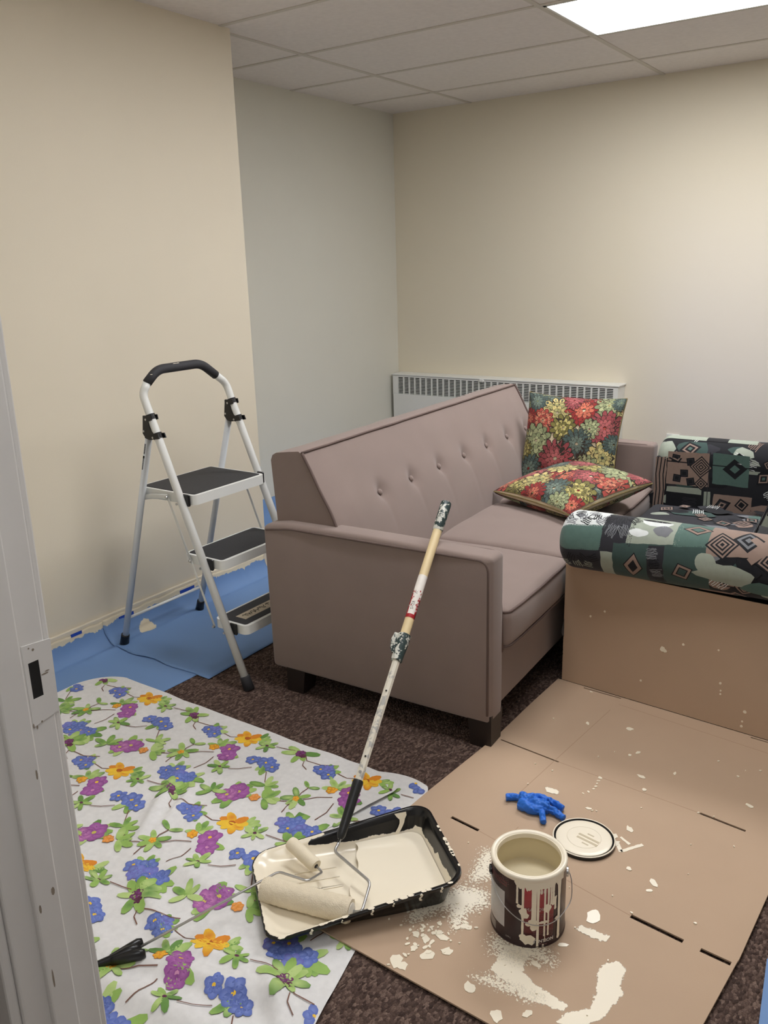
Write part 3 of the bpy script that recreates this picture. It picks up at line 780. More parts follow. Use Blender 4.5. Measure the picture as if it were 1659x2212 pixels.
vf, kk = prb.with_base(bg, K['char'])
bb = mk('backrest', (bk[0] + vf[0], bk[1] + [[i + len(bk[0]) for i in f] for f in vf[1]]), M_chair, chair, False, True, col=[K['char']] * len(bk[0]) + kk)
sidep = Print(lambda u, v: (u, .1245, v), .0006, None, 1e-5, .001, .05)
sidep.poly([(.505, .37), (.55, .50), (.59, .62), (.63, .74), (.66, .84), (.76, .84), (.80, .37)], K['sage'])
for k in range(22): quad(sidep, .51 + .0072 * k + .06 * (k % 3), .56 + .0072 * k + .06 * (k % 3), .38 + .020 * k, .40 + .020 * k + .008 * (k % 2), ('ink', 'white', 'grey', 'white', 'ink')[k % 5], .006, rnd)
mk('back_side', (sidep.V, sidep.F), M_chair, chair, False, True, col=sidep.K)
flat_part('base', box(.03, CD - .02, .03, CW - .08, .05, .22, .01, 1), chair, None)
for (a, b) in ((.06, .06), (.06, CW - .12), (CD - .08, .06), (CD - .08, CW - .12)):
    mk('leg', box(a - .02, a + .02, b - .02, b + .02, 0, .06, .004, 1), M_leg, chair, False, True)

# ------------------------------------------------------------------ blue masking paper on the floor and up the baseboards
M_bluec = coat_mat('blue masking paper with paint edge', lin(112, 146, 194), lin(226, 214, 186), .7, .6, 45, .9)
def paper(name, label, y0, y1, xe, zt, z0, seed, ny=60, wallx=WX + .014, extra=None):
    """sheet stuck to the baseboard, sagging onto the floor; xe(y) is its free edge"""
    V, F, cv = [], [], []; nx = 46
    for j in range(ny):
        t = j / (ny - 1); y = y0 + (y1 - y0) * t
        top = zt + .010 * nz(y * 9, seed) + .006 * nz(y * 40, seed)
        for i in range(nx):
            s = i / (nx - 1); yy = y
            if s < .3:
                q = s / .3; z = z0 + (top - z0) * (1 - q) ** 1.5; x = wallx + .002 + .055 * q * q + .012 * q * nz(y * 7, seed + 3)
            else:
                q = (s - .3) / .7; xa = wallx + .057 + .012 * nz(y * 7, seed + 3); x = xa + (xe(y) - xa) * q
                z = z0 + (.008 if y > -3.36 else .002) * max(0, nz(x * 5, y * 5, seed)) * min(1, q * 4) * min(1, (1 - q) * 5) + (.012 if y > -3.36 else .004) * math.exp(-((q - .04) / .05) ** 2) * (.5 + nz(y * 5, seed + 9))
                if t > .93 or t < .07: z += .004 * max(0, nz(x * 12, seed))
            yy += .012 * nz(x * 9, seed + 2) * (1 if j in (0, ny - 1) else 0) + .004 * nz(x * 50, seed) * (1 if j in (0, ny - 1) else 0)
            V.append((x, yy, max(z0, z)))
            edge = (top - z) / .034
            c = 1.15 - edge * .9 if s < .3 else -1
            if extra: c = max(c, extra(x, yy))
            cv.append(c + .35 * nz(y * 11, seed + 7) * (1 if s < .3 else 0))
    for j in range(ny - 1):
        for i in range(nx - 1): a = j * nx + i; F.append([a, a + 1, a + nx + 1, a + nx])
    o = mk(name, (V, F), M_bluec, None, True, cov=cv)
    md = o.modifiers.new('thickness', 'SOLIDIFY'); md.thickness = .0008; md.offset = 1
    return tag(o, label, 'drop sheet')
paper('masking_paper', 'blue masking paper along the baseboard at the cloth end, overlapped by another sheet', -4.2, -3.205, lambda y: 1.185 + .02 * nz(y * 3, 1), .098, .0012, 1.3)
def toe(x, y): return 1.6 - math.hypot((x - .700) / .026, (y + 3.045) / .036) if y > -3.2 else -1
paper('masking_paper', 'wide blue masking paper sheet under the rear feet of the step ladder', -3.235, -2.26, lambda y: 1.255 - .02 * (y + 3.2) + .008 * nz(y * 4, 2), .104, .0035, 5.1, extra=toe)
# sheet in the recess, stuck to the far baseboard
V, F = [], []
for j in range(30):
    y = -2.2 + 1.5 * j / 29
    for (x, z) in ((.014, .122 + .006 * nz(y * 8, 3)), (.018, .07), (.03, .02), (.06, .004), (.3, .003), (.62, .003)): V.append((x + .008 * nz(y * 6, z * 9), y, z))
for j in range(29):
    for i in range(5): a = j * 6 + i; F.append([a, a + 1, a + 7, a + 6])
o = tag(mk('masking_paper', (V, F), M_blue, None, True), 'blue masking paper on the baseboard in the wall recess behind the sofa', 'drop sheet'); o.modifiers.new('thickness', 'SOLIDIFY').thickness = .0008
o = mk('masking_paper', prism([(3.238, -3.534), (3.262, -3.76), (3.30, -4.1), (3.9, -4.0), (3.9, -3.3), (3.3, -3.34)], lambda a, b: (a, b, .001), lambda a, b: (a, b, .0022)), M_blue)
tag(o, 'pale blue paper sheet on carpet beside the cardboard edge', 'drop sheet')
for k, (a, b, z0_, z1_) in enumerate(((-3.155, -3.078, .078, .092), (-2.818, -2.732, .076, .093), (-3.385, -3.335, .090, .102))):
    o = mk('painter_tape', box(WX + .016, WX + .0185, a, b, z0_, z1_), M_tape)
    tag(o, ('short strip of dark blue tape beside the ladder leg on the baseboard', 'long strip of dark blue tape on the baseboard between the ladder legs', 'strip of dark blue tape on the baseboard nearest the door jamb')[k], 'tape', 'tape strips on the baseboard')

# ------------------------------------------------------------------ step ladder
lad = thing('step_ladder', 'white steel folding step ladder with three dark treads and grey grip', 'ladder', (1.08, -2.99, 0))
yl, yr = -3.205, -2.795; RF = .0145
railL = [(1.437, -3.212, .0), (1.052, yl, .962), (1.020, yl, 1.045), (1.030, -3.188, 1.082)]
railR = [(1.437, -2.788, .0), (1.052, yr, .962), (1.030, yr - .004, 1.035), (1.036, -2.858, 1.072)]
topb = [(1.030, -3.188, 1.082), (1.036, -3.142, 1.124), (1.036, -2.930, 1.124), (1.036, -2.858, 1.072)]
for P in (railL, railR): mk('front_rail', tube(fillet(P, .05, 6), RF, 14), M_white, lad, True)
g = mk('grip', tube(fillet(topb, .035, 6), .0168, 16), M_rubber, lad, True, label='dark grey foam grip with paint smears')
def rear(y0, y1): return [(.735, y0, .0), (1.035, y1, .915)]
for (a, b) in ((-3.198, yl + .002), (-2.78, yr - .002)): mk('rear_leg', tube(rear(a, b), .0128, 12), mat('grey-white enamel', lin(214, 218, 222), .4, .02), lad, True)
def boot(p, q, r, L): 
    d = (Vector(q) - Vector(p)).normalized(); return tube([Vector(p), Vector(p) + d * L * .9, Vector(p) + d * L], [r * 1.12, r, r * .95], 12)
for (p, q, r) in (((1.437, -3.212, 0), (1.052, yl, .962), .0185), ((1.437, -2.788, 0), (1.052, yr, .962), .0185), ((.735, -3.198, 0.004), (1.035, yl, .915), .0172), ((.735, -2.78, 0.004), (1.035, yr, .915), .0172)):
    mk('foot', boot(p, q, r, .052), M_rubber if p[0] > 1 else M_black, lad, True)
mk('cross_bar', tube([(.776, -3.198, .128), (.776, -2.782, .128)], .0062, 8), M_white, lad, True)
def rr(x0, x1, y0, y1, r, n=5):
    P = []
    for (cx, cy, a0) in ((x1 - r, y1 - r, 0), (x0 + r, y1 - r, 90), (x0 + r, y0 + r, 180), (x1 - r, y0 + r, 270)):
        for k in range(n + 1): a = math.radians(a0 + 90 * k / n); P.append((cx + r * math.cos(a), cy + r * math.sin(a)))
    return P
def stp(x0, x1, zt, hgt, lbl=None):
    st = mk('step', prism(rr(x0, x1, yl + .018, yr - .018, .022), lambda a, b: (a, b, zt - hgt), lambda a, b: (a, b, zt)), M_white, lad, True, sharp=40)
    mk('tread_mat', prism(rr(x0 + .012, x1 - .014, yl + .030, yr - .030, .010), lambda a, b: (a, b, zt - .002), lambda a, b: (a, b, zt + .0022)), mat('black ribbed tread', lin(50, 50, 53), .75, .1, 60, .3, 260), st)
    xr = 1.437 - (1.437 - 1.052) * zt / .962
    for y in (yl + .004, yr - .014):
        mk('bracket', box(xr + .006, xr + .038, y, y + .011, zt - hgt - .004, zt + .004, .003, 1), M_black, st)
        mk('rivet', tube([(xr - .004, y - .017 if y < -3 else y + .026, zt - .030), (xr - .004, y - .021 if y < -3 else y + .030, zt - .030)], .0045, 10), M_steel, st)
    return st
stp(.918, 1.216, .690, .036); stp(1.132, 1.330, .462, .034); st3 = stp(1.262, 1.422, .232, .034)
mk('sticker', prism([(1.325, -3.14), (1.375, -3.14), (1.375, -2.86), (1.325, -2.86)], lambda a, b: (a, b, .2338), lambda a, b: (a, b, .2346)), mat('worn paper sticker', lin(196, 182, 158), .8, .08, 30), st3, label='worn handwritten sticker')
ink = []
rg = random.Random(4)
yy = -3.125
while yy < -2.90:
    ink.append(tube([(1.336 + .026 * rg.random(), yy + .006 * k * rg.uniform(.4, 1), .2350) for k in range(4)], .0011, 5)); yy += rg.uniform(.008, .016)
mk('handwriting', join(*ink), M_dark, st3, kind='stuff')
for y in (yl + .010, yr - .010):
    for (a, b) in (((1.084, .672), (1.175, .442)), ((1.175, .442), (1.268, .204))):
        mk('side_strut', tube([(a[0], y, a[1]), (b[0], y, b[1])], .0058, 8, flat=.35, up=(1, 0, 0)), M_white, lad, True)
    mk('folding_link', tube([(.955, y, .655), (1.00, y, .664), (1.084, y, .672)], .010, 8, flat=.3), M_white, lad, True)
    for (x, z) in ((1.084, .672), (1.175, .442), (1.268, .204), (.950, .668)):
        s = -1 if y < -3 else 1
        mk('rivet', tube([(x, y, z), (x, y + s * .009, z)], .0052, 10), M_steel, lad)
hp = [(1.028, .970), (1.068, .973), (1.071, .956), (1.054, .951), (1.055, .935), (1.064, .916), (1.077, .907), (1.097, .909), (1.104, .892), (1.05, .884), (1.032, .888), (1.018, .905)]
rl = lambda z: 1.437 - (1.437 - 1.052) * z / .962
for y, s in ((yl, -1), (yr, 1)):
    for side in (-1, 1):
        hb = mk('hinge_bracket', plate(hp, [], 0, .004, lambda a, b, z: (a, y + side * (.0128 + z), b)), M_black, lad)
        for (x, z) in ((1.042, .957), (1.026, .914), (1.070, .894)): mk('rivet', tube([(x, y + side * .0165, z), (x, y + side * .0188, z)], .0042, 8), M_steel, hb)
    for (za, zb) in ((.955, .973), (.889, .908)): mk('hinge_band', tube([(rl(za), y, za), (rl(zb), y, zb)], .0172, 14), M_black, lad, True, sharp=40)
    mk('hinge_spacer', box(1.022, 1.046, y - .0125, y + .0125, .888, .966), M_black, lad)
# tiny maker's lettering down the rear leg
dashes = []
for k in range(30):
    t = .945 - k * .0036; P = Vector((.735, -3.198, 0)).lerp(Vector((1.035, yl + .002, .915)), t)
    if 12 <= k <= 13: continue
    big = 14 <= k <= 16
    dashes.append(box(P.x - .003 - (.001 if big else 0), P.x + .002 + (.001 if big else 0), P.y - .0136, P.y - .0120, P.z - .0012, P.z + (.0018 if big else .0009)))
mk('maker_lettering', join(*dashes), M_dark, lad, kind='stuff')
for (y, z, a) in ((-3.06, 1.127, .03), (-3.10, 1.125, .018), (-3.178, 1.10, .010)):
    V = [(1.052 if False else 1.036 + .0172 * math.cos(.9 + .12 * q), y + a * (.5 - k / 7) , 1.124 + .0172 * math.sin(.9 + .12 * q) - (1.127 - z)) for k in range(8) for q in (0, 1 + .8 * nz(k * 1.7, y * 9))]
    mk('paint_smear', (V, [[2 * k, 2 * k + 1, 2 * k + 3, 2 * k + 2] for k in range(7)]), M_paint, g)

# ------------------------------------------------------------------ floral tablecloth used as a drop cloth
def ytop(x):
    if x < 1.02: return -3.405 - .155 * (1 - math.sqrt(max(0, 1 - ((1.02 - x) / .15) ** 2)))
    return -3.402 + .006 * math.sin(x * 5) if x < 2.12 else -3.40 + .030 * max(0, math.sin((x - 2.12) / .19 * math.pi / 1.15)) - .9 * max(0, x - 2.295) ** 1.3 * 6
XL, XRR = .872, 2.612
def cz(x, y):
    z = .0030 + .010 * max(0, min(1, (1.30 - x) / .08)) * max(0, min(1, (y + 4.35) / .1))
    d = max(0, min(1, (2.28 - x) / .2)) if y > -4.0 else 1
    if d > 0:
        def ridge(x0, y0, x1, y1, w, h):
            vx, vy = x1 - x0, y1 - y0; L2 = vx * vx + vy * vy; t = max(0, min(1, ((x - x0) * vx + (y - y0) * vy) / L2))
            q = math.hypot(x - x0 - t * vx, y - y0 - t * vy); return h * math.exp(-(q / (w * 1.8)) ** 2) * math.sin(math.pi * min(1, max(0, .08 + .84 * t)))
        b = ridge(1.62, -3.72, 1.78, -4.02, .012, .010) + ridge(1.70, -3.70, 1.80, -3.98, .010, .007) + ridge(1.86, -4.02, 2.16, -4.02, .018, .010) + ridge(1.62, -4.1, 1.95, -4.28, .014, .012)
        b += ridge(2.0, -4.3, 2.5, -4.16, .016, .014) + ridge(1.9, -4.38, 2.45, -4.30, .02, .013) + ridge(1.8, -4.05, 2.2, -4.25, .012, .008) + ridge(2.32, -4.12, 2.5, -4.25, .012, .010) + ridge(1.75, -4.2, 1.95, -4.45, .014, .012) + ridge(2.1, -4.2, 2.35, -4.15, .012, .009)
        b *= 1.7
        b += .006 * max(0, nz(x * 4, y * 4)) + .0015 * nz(x * 11, y * 9, 3) + .0012 * nz(x * 17, y * 17) + .001
        z += d * b
    return z
def cloth_in(x, y):
    if not (XL + .004 < x < XRR - .006): return False
    if y > ytop(x) - .012 or y < -4.54: return False
    return x < 2.59 + .2 * (-3.99 - y) * .99 if y < -3.99 else x < 2.60
def xr_at(y): return 2.598 - .21 * (y + 3.99) + .008 * nz(y * 20, 1)
us = [XL + .15 * (1 - math.cos(math.pi / 2 * k / 14)) for k in range(14)] + list(np.linspace(1.022, XRR, 190))
NYc = 140; V, F = [], []
for i, x in enumerate(us):
    for j in range(NYc):
        t = j / (NYc - 1); y = ytop(x) * (1 - t) + -4.55 * t
        xx = min(x, xr_at(y)) if y < -3.99 else x
        V.append((xx, y, cz(xx, y)))
for i in range(len(us) - 1):
    for j in range(NYc - 1):
        a = i * NYc + j; q = [a, a + NYc, a + NYc + 1, a + 1]
        if len({V[k][:2] for k in q}) == 4: F.append([a, a + 1, a + NYc + 1, a + NYc])
cloth_base = (V, [f[::-1] for f in F])
G1, G2, G3 = lin(150, 186, 96), lin(104, 146, 74), lin(184, 208, 132); BR = lin(122, 86, 72)
BL1, BL2, BL3 = lin(84, 104, 178), lin(124, 142, 206), lin(108, 104, 182); PU1, PU2 = lin(144, 74, 146), lin(180, 112, 176); YE, OR = lin(240, 196, 58), lin(222, 138, 40); DK = lin(96, 46, 74)
def bloom(pr, x, y, r, n, c1, c2, rng, eye=None, sq=.9):
    a0 = rng.random() * 6
    for k in range(n):
        a = a0 + k * 2 * math.pi / n + rng.uniform(-.15, .15); f = rng.uniform(.75, 1.2)
        pr.petal(x, y, a, r * rng.uniform(.85, 1.1), r * sq * rng.uniform(.8, 1.1), tuple(q * f for q in c1[:3]) + (1,), c2, .35, 9)
    if eye: pr.poly([(x + r * .17 * math.cos(k), y + r * .17 * math.sin(k)) for k in range(6)], eye)
def leaves(pr, x, y, L, angs, rng):
    for a in angs:
        a = math.radians(a + rng.uniform(-9, 9)); l = L * rng.uniform(.8, 1.15); c = rng.choice((G1, G1, G2, G3))
        pr.petal(x, y, a, l, l * .40, c, rng.choice((G2, G1, G3)), .58, 9)
def twig(pr, x, y, pts, rng):
    pr.line([(x + a, y + b) for a, b in pts], .0028, BR)
def cell(pr, x, y, rng):
    pr.n = 0
    # one repeat of the print, placed about its yellow flower
    leaves(pr, x + .03, y + .01, .042, (20, 50, 80, -15), rng)
    twig(pr, x, y, ((-.10, -.02), (-.06, -.025), (-.03, -.01)), rng)
    for k, a in enumerate((185, 215, 150, 300, 345, 20, 60, 250)): pr.petal(x, y, math.radians(a), .05 if k < 4 else .042, .026, OR if k % 3 == 0 else YE, YE if k % 2 else OR, .45, 9)
    pr.poly(blob(x - .004, y - .004, .012, .008, 4, 10), lin(180, 92, 30))
    # two blue flowers
    X, Y = x - .134, y - .03; leaves(pr, X, Y, .048, (30, 70, 110, 330), rng)
    bloom(pr, X - .02, Y, .027, 6, BL1, BL2, rng, YE); bloom(pr, X + .017, Y - .010, .026, 6, BL1, BL2, rng, YE); bloom(pr, X + .0, Y + .016, .020, 5, BL3, BL2, rng)
    # purple pair with a bud
    X, Y = x - .003, y - .097; leaves(pr, X - .05, Y + .015, .05, (60, 100, 140, 200, 20), rng); leaves(pr, X, Y, .056, (-5, -60), rng)
    bloom(pr, X - .008, Y + .016, .033, 7, PU1, PU2, rng, YE); bloom(pr, X + .014, Y - .016, .033, 7, PU1, PU2, rng, lin(214, 150, 190)); bloom(pr, X - .058, Y, .018, 6, OR, YE, rng)
    # large blue cluster
    X, Y = x - .046, y - .269; leaves(pr, X + .04, Y, .066, (-15, 10, -45, 60), rng); leaves(pr, X - .02, Y + .01, .055, (150, 110, 70), rng)
    for (a, b) in ((-.045, .0), (-.015, .018), (-.02, -.016), (.015, .0), (.045, .008), (.025, -.02)): bloom(pr, X + a, Y + b, .028, 6, rng.choice((BL1, BL3, BL1)), BL2, rng, rng.choice((YE, BL2)))
    twig(pr, X, Y, ((.02, .05), (.03, .09), (.024, .13)), rng); twig(pr, X, Y, ((.05, -.05), (.09, -.09), (.14, -.085), (.19, -.06)), rng)
    # large purple flower
    X, Y = x + .168, y - .247; leaves(pr, X, Y, .064, (80, 40, 20, -80, -110, 110), rng); bloom(pr, X + .008, Y + .012, .040, 8, PU1, PU2, rng, lin(200, 190, 90)); bloom(pr, X - .014, Y - .014, .034, 7, PU1, lin(206, 140, 190), rng, lin(210, 196, 90))
    # three blue
    X, Y = x + .150, y - .09; leaves(pr, X, Y, .052, (-60, -100, -20), rng)
    for (a, b, r) in ((-.052, .0, .026), (-.004, .008, .034), (.030, -.004, .028)): bloom(pr, X + a, Y + b, r, 6, BL1, BL2, rng, YE)
    twig(pr, X, Y, ((.03, -.03), (.06, -.07), (.10, -.10), (.12, -.13)), rng); leaves(pr, X + .075, Y - .085, .05, (20, 60, 110, 190, -20), rng)
    twig(pr, X, Y, ((.12, -.13), (.19, -.10), (.24, -.05), (.28, -.03)), rng)
    # dark bud among leaves
    X, Y = x + .206, y + .008; leaves(pr, X, Y, .060, (20, 60, 120, 160, 200, 330, 90, 280), rng); bloom(pr, X, Y, .018, 6, DK, PU1, rng); bloom(pr, X + .018, Y - .01, .012, 5, DK, DK, rng)
    twig(pr, X, Y, ((.04, -.03), (.05, -.05), (.075, -.062)), rng)
    # tall sprig
    X, Y = x - .127, y - .17; twig(pr, X, Y, ((.0, .05), (-.004, .02), (.004, -.01), (-.006, -.04), (.0, -.07)), rng)
    leaves(pr, X, Y, .048, (40, 140, 200, 340, 250, 290), rng); leaves(pr, X, Y + .05, .04, (30, 150), rng); bloom(pr, X - .002, Y - .005, .012, 5, OR, YE, rng)
    # small green sprigs
    X, Y = x + .08, y - .005; leaves(pr, X, Y, .036, (0, 60, 120, 180, 240, 300), rng); pr.poly(blob(X, Y, .006, .005, 2, 8), DK); twig(pr, X, Y, ((.03, .01), (.07, .015), (.10, .02)), rng)
    X, Y = x + .036, y - .170; leaves(pr, X, Y, .04, (30, 90, 150, 200, 270, 320), rng); pr.poly(blob(X, Y, .006, .005, 3, 8), DK); twig(pr, X, Y, ((.03, .005), (.06, .02), (.09, .045)), rng)
    X, Y = x + .244, y - .232; leaves(pr, X + .015, Y + .01, .05, (30, 0, 70, -40, 120), rng); bloom(pr, X - .01, Y, .017, 6, OR, lin(236, 170, 110), rng)
    X, Y = x + .103, y - .27; leaves(pr, X, Y, .046, (70, 120, 20, 180, 230), rng)
rngc = random.Random(21)
pr = Print(lambda x, y: (x, y, cz(x, y)), .0011, cloth_in, 8e-6, .003, .011)
for jb in range(-1, 5):
    for ia in range(-4, 6):
        x = 1.201 + ia * .470 + jb * .262; y = -3.463 - jb * .343
        if .5 < x < 3 and y > -4.9: cell(pr, x, y, rngc)
M_cloth = print_mat('flannel-backed printed vinyl', .55, .1, 260, 0, .35)
vf, kk = pr.with_base(cloth_base, lin(226, 225, 224))
tc = thing('tablecloth', 'white floral printed tablecloth spread as drop cloth on the carpet', 'tablecloth', (1.7, -3.9, 0))
mk('cloth', vf, M_cloth, tc, True, col=kk)
# folded-over corner layer lying on the main layer
def fin(x, y): return 1.78 < x < 2.236 - .32 * max(0, -3.47 - y) - 6 * max(0, y + 3.455) ** 1.25 and -3.70 < y < -3.405
def fz(x, y): return cz(x, y) + .0105 * min(1, max(0, (x - 1.80) / .2)) * min(1, max(0, (y + 3.692) / .14)) + .003 * max(0, nz(x * 9, y * 9, 2)) * min(1, max(0, (y + 3.692) / .14)) + .0004
fp = [(1.80, -3.408), (1.95, -3.407), (2.06, -3.408), (2.15, -3.41), (2.195, -3.42), (2.225, -3.44), (2.232, -3.46), (2.22, -3.50), (2.19, -3.60), (2.16, -3.69), (2.0, -3.69), (1.80, -3.69)]
NU, NV = 40, 30
def fedge(y): 
    if y > -3.44: return 2.232 - .9 * (y + 3.44) ** 1 * 1.2
    return 2.233 - .30 * max(0, -3.47 - y)
V = []; F = []
for j in range(NV):
    y = -3.408 - .285 * j / (NV - 1); xe = fedge(y)
    for i in range(NU): x = 1.80 + (xe - 1.80) * i / (NU - 1); V.append((x, y, fz(x, y)))
for j in range(NV - 1):
    for i in range(NU - 1): a = j * NU + i; F.append([a, a + NU, a + NU + 1, a + 1])
pr2 = Print(lambda x, y: (x, y, fz(x, y)), .0011, lambda x, y: 1.81 < x < fedge(y) - .003 and -3.69 < y < -3.418, 7e-6, .003)
rngc = random.Random(21)
for jb in range(-1, 3):
    for ia in range(-2, 4): cell(pr2, 1.201 + ia * .470 + jb * .262, -3.463 - jb * .343, rngc)
vf, kk = pr2.with_base((V, F), lin(226, 225, 224))
mk('folded_corner', vf, M_cloth, tc, True, col=kk)

# ------------------------------------------------------------------ opened-out cardboard box
CZ0, CZ1 = .0065, .0105
cb = thing('cardboard_sheet', 'flattened brown cardboard box with slots, paint spills and upright flap', 'cardboard', (2.75, -3.3, 0))
def slot(a, b, w): 
    a, b = Vector(a), Vector(b); d = (b - a).normalized(); n_ = Vector((-d.y, d.x)) * w / 2
    return [tuple(a + n_), tuple(b + n_), tuple(b - n_), tuple(a - n_)]
slots = [slot((2.428, -3.478), (2.517, -3.489), .010), slot((2.366, -3.056), (2.569, -3.078), .006), slot((2.989, -3.108), (3.108, -3.122), .008), slot((2.955, -3.575), (3.076, -3.588), .012), slot((3.114, -3.592), (3.178, -3.597), .012), slot((2.461, -2.600), (2.597, -2.606), .006), slot((3.022, -2.638), (3.20, -2.65), .006)]
cbp = [(2.357, -2.580), (2.349, -2.80), (2.345, -3.052), (2.3435, -3.06), (2.312, -3.409), (2.274, -3.985), (2.60, -3.998), (2.90, -4.009), (3.142, -4.014), (3.169, -3.768), (3.188, -3.585), (3.190, -3.575), (3.203, -3.335), (3.235, -2.90), (3.252, -2.644)]
mk('floor_panel', plate(cbp, slots, CZ0, CZ1), M_card, cb)
M_groove = mat('creased cardboard', lin(170, 142, 117), .9, .06, 30)
for (a, b) in (((2.569, -3.078), (2.989, -3.108)), ((2.517, -3.490), (2.955, -3.575)), ((2.593, -2.70), (2.53, -3.35)), ((2.606, -2.650), (3.10, -2.708)), ((2.60, -3.42), (2.56, -3.9))):
    mk('crease', prism(slot(a, b, .0016), lambda x, y: (x, y, CZ1 - .001), lambda x, y: (x, y, CZ1 + .00015)), M_groove, cb)
mk('slot_shadow_board', plate([(2.36, -3.06), (3.17, -3.06), (3.17, -3.62), (2.36, -3.62)], [], .0048, .0056), M_flute, cb) if False else None
FL0 = Vector((2.357, -2.580)); FL1 = Vector((3.252, -2.644)); fd = (FL1 - FL0).normalized()
def up(a, b, z): return (FL0.x + fd.x * a + fd.y * (-z) * -1, FL0.y + fd.y * a + .0 + z + .006 * b, b)
mk('upright_flap', plate([(.014, .012), (.10, .012), (.10, .0125), (.897, .0125), (.897, .452), (.014, .452)], [], 0, .004, lambda a, b, z: (FL0.x + fd.x * a, FL0.y + fd.y * a + .004 - z + .006 * b, b)), M_card, cb)
# paint on the cardboard
def spill(poly, seed, soft=.016, step=.004, gain=1.0):
    P = [Vector(p) for p in poly]; xs_ = [p.x for p in P]; ys_ = [p.y for p in P]
    x0_, x1_, y0_, y1_ = min(xs_) - .02, max(xs_) + .02, min(ys_) - .02, max(ys_) + .02
    nx, ny = int((x1_ - x0_) / step) + 1, int((y1_ - y0_) / step) + 1
    V, F, cv = [], [], []
    for i in range(nx):
        for j in range(ny):
            q = Vector((x0_ + i * step, y0_ + j * step)); ins = False; dm = 9
            for k in range(len(P)):
                a, b = P[k], P[(k + 1) % len(P)]
                if (a.y > q.y) != (b.y > q.y) and q.x < (b.x - a.x) * (q.y - a.y) / (b.y - a.y) + a.x: ins = not ins
                t = max(0, min(1, (q - a).dot(b - a) / (b - a).length_squared)); dm = min(dm, (q - a - (b - a) * t).length)
            d = dm if ins else -dm
            V.append((q.x, q.y, CZ1 + .0004 + .00012 * seed)); cv.append(.5 + d / soft * .5 * gain)
    for i in range(nx - 1):
        for j in range(ny - 1):
            a = i * ny + j; f = [a, a + ny, a + ny + 1, a + 1]
            if max(cv[k] for k in f) > -.2: F.append(f)
    return V, F, cv
M_spill = coat_mat('dried roller paint', PAINT, PAINT, .5, .5, 120, .75, (1, 1, 1), True)
M_dry = coat_mat('dry-brushed paint', PAINT, PAINT, .5, .5, 170, 1.5, (1, 1, 1), True)
SP = [([(2.756, -3.804), (2.803, -3.786), (2.817, -3.852), (2.85, -3.869), (2.929, -3.881), (2.93, -3.901), (2.86, -3.91), (2.754, -3.886)], .016, 1, 0), ([(2.735, -3.922), (2.758, -3.901), (2.877, -3.894), (2.86, -3.915)], .03, .8, 1),
      ([(2.95, -3.745), (2.975, -3.717), (2.999, -3.735), (3.0, -3.778), (3.014, -3.791), (2.998, -3.877), (2.955, -3.93), (2.925, -3.93), (2.933, -3.899), (2.969, -3.866), (2.965, -3.817), (2.949, -3.773)], .014, 1, 0),
      ([(2.565, -3.55), (2.595, -3.548), (2.632, -3.633), (2.59, -3.675)], .05, 1.0, 1), ([(2.577, -3.706), (2.619, -3.680), (2.655, -3.69), (2.66, -3.724), (2.635, -3.764), (2.643, -3.811), (2.633, -3.826), (2.593, -3.776), (2.54, -3.86), (2.52, -3.83)], .05, .9, 1),
      ([(2.87, -3.664), (2.898, -3.662), (2.938, -3.660), (2.935, -3.680), (2.905, -3.687), (2.864, -3.681)], .014, 1, 0), ([(2.72, -3.80), (2.83, -3.77), (2.86, -3.80), (2.74, -3.84)], .05, .7, 1), ([(2.585, -3.215), (2.625, -3.213), (2.635, -3.232), (2.60, -3.238)], .012, 1, 0)]
for k, (p, soft, gn, dry) in enumerate(SP):
    v, f, c = spill(p, k, soft, .004, gn); mk('paint_spill', (v, f), M_dry if dry else M_spill, cb, cov=c, label='cream paint smear')
dots = [(2.704, -3.092, .006), (2.728, -3.247, .007), (2.885, -3.625, .017), (2.859, -3.74, .009), (2.832, -3.821, .010), (2.83, -3.322, .007), (2.852, -3.275, .009), (2.574, -3.973, .016), (2.592, -3.979, .012), (2.741, -3.949, .013), (2.622, -3.925, .014), (2.588, -3.923, .008), (2.626, -3.862, .01), (2.652, -3.891, .012), (2.654, -3.807, .01), (2.595, -3.888, .011), (2.57, -3.886, .008),
        (2.819, -3.982, .014), (2.869, -3.945, .009), (2.495, -2.616, .004), (2.562, -2.823, .006), (2.688, -2.786, .009), (2.754, -2.906, .006), (2.737, -2.933, .005), (2.879, -2.958, .005), (2.803, -3.025, .008), (3.092, -3.006, .010), (2.966, -3.442, .010), (2.966, -3.473, .006), (2.9, -3.424, .006), (2.829, -3.084, .006), (2.705, -3.11, .003), (2.706, -3.125, .003), (2.708, -3.14, .004), (2.707, -3.155, .003), (2.70, -3.175, .004), (2.69, -3.19, .003), (2.84, -3.35, .010)]
rg = random.Random(9)
for k in range(60): dots.append((rg.gauss(2.60, .05), rg.gauss(-3.85, .06), rg.uniform(.002, .006)))
for k in range(46): dots.append((rg.uniform(2.45, 3.1), rg.uniform(-3.95, -2.8), rg.uniform(.001, .0035)))
dd = []
for k, (x, y, r) in enumerate(dots):
    if x < 2.33 or y < -3.995: continue
    e = rg.uniform(.6, 1.6); an = rg.uniform(0, 3); P = blob(0, 0, r * e, r / e ** .5, k * 3.3, 11, .6)
    pts = [(x + a * math.cos(an) - b * math.sin(an), y + a * math.sin(an) + b * math.cos(an)) for a, b in P]
    dd.append(prism(pts, lambda a, b: (a, b, CZ1 - .0005), lambda a, b: (a, b, CZ1 + .0014 + .000015 * k)))
bars = [((2.862, -3.372), (2.90, -3.318), .010), ((2.842, -3.318), (2.872, -3.335), .008), ((2.84, -3.34), (2.862, -3.375), .011)]
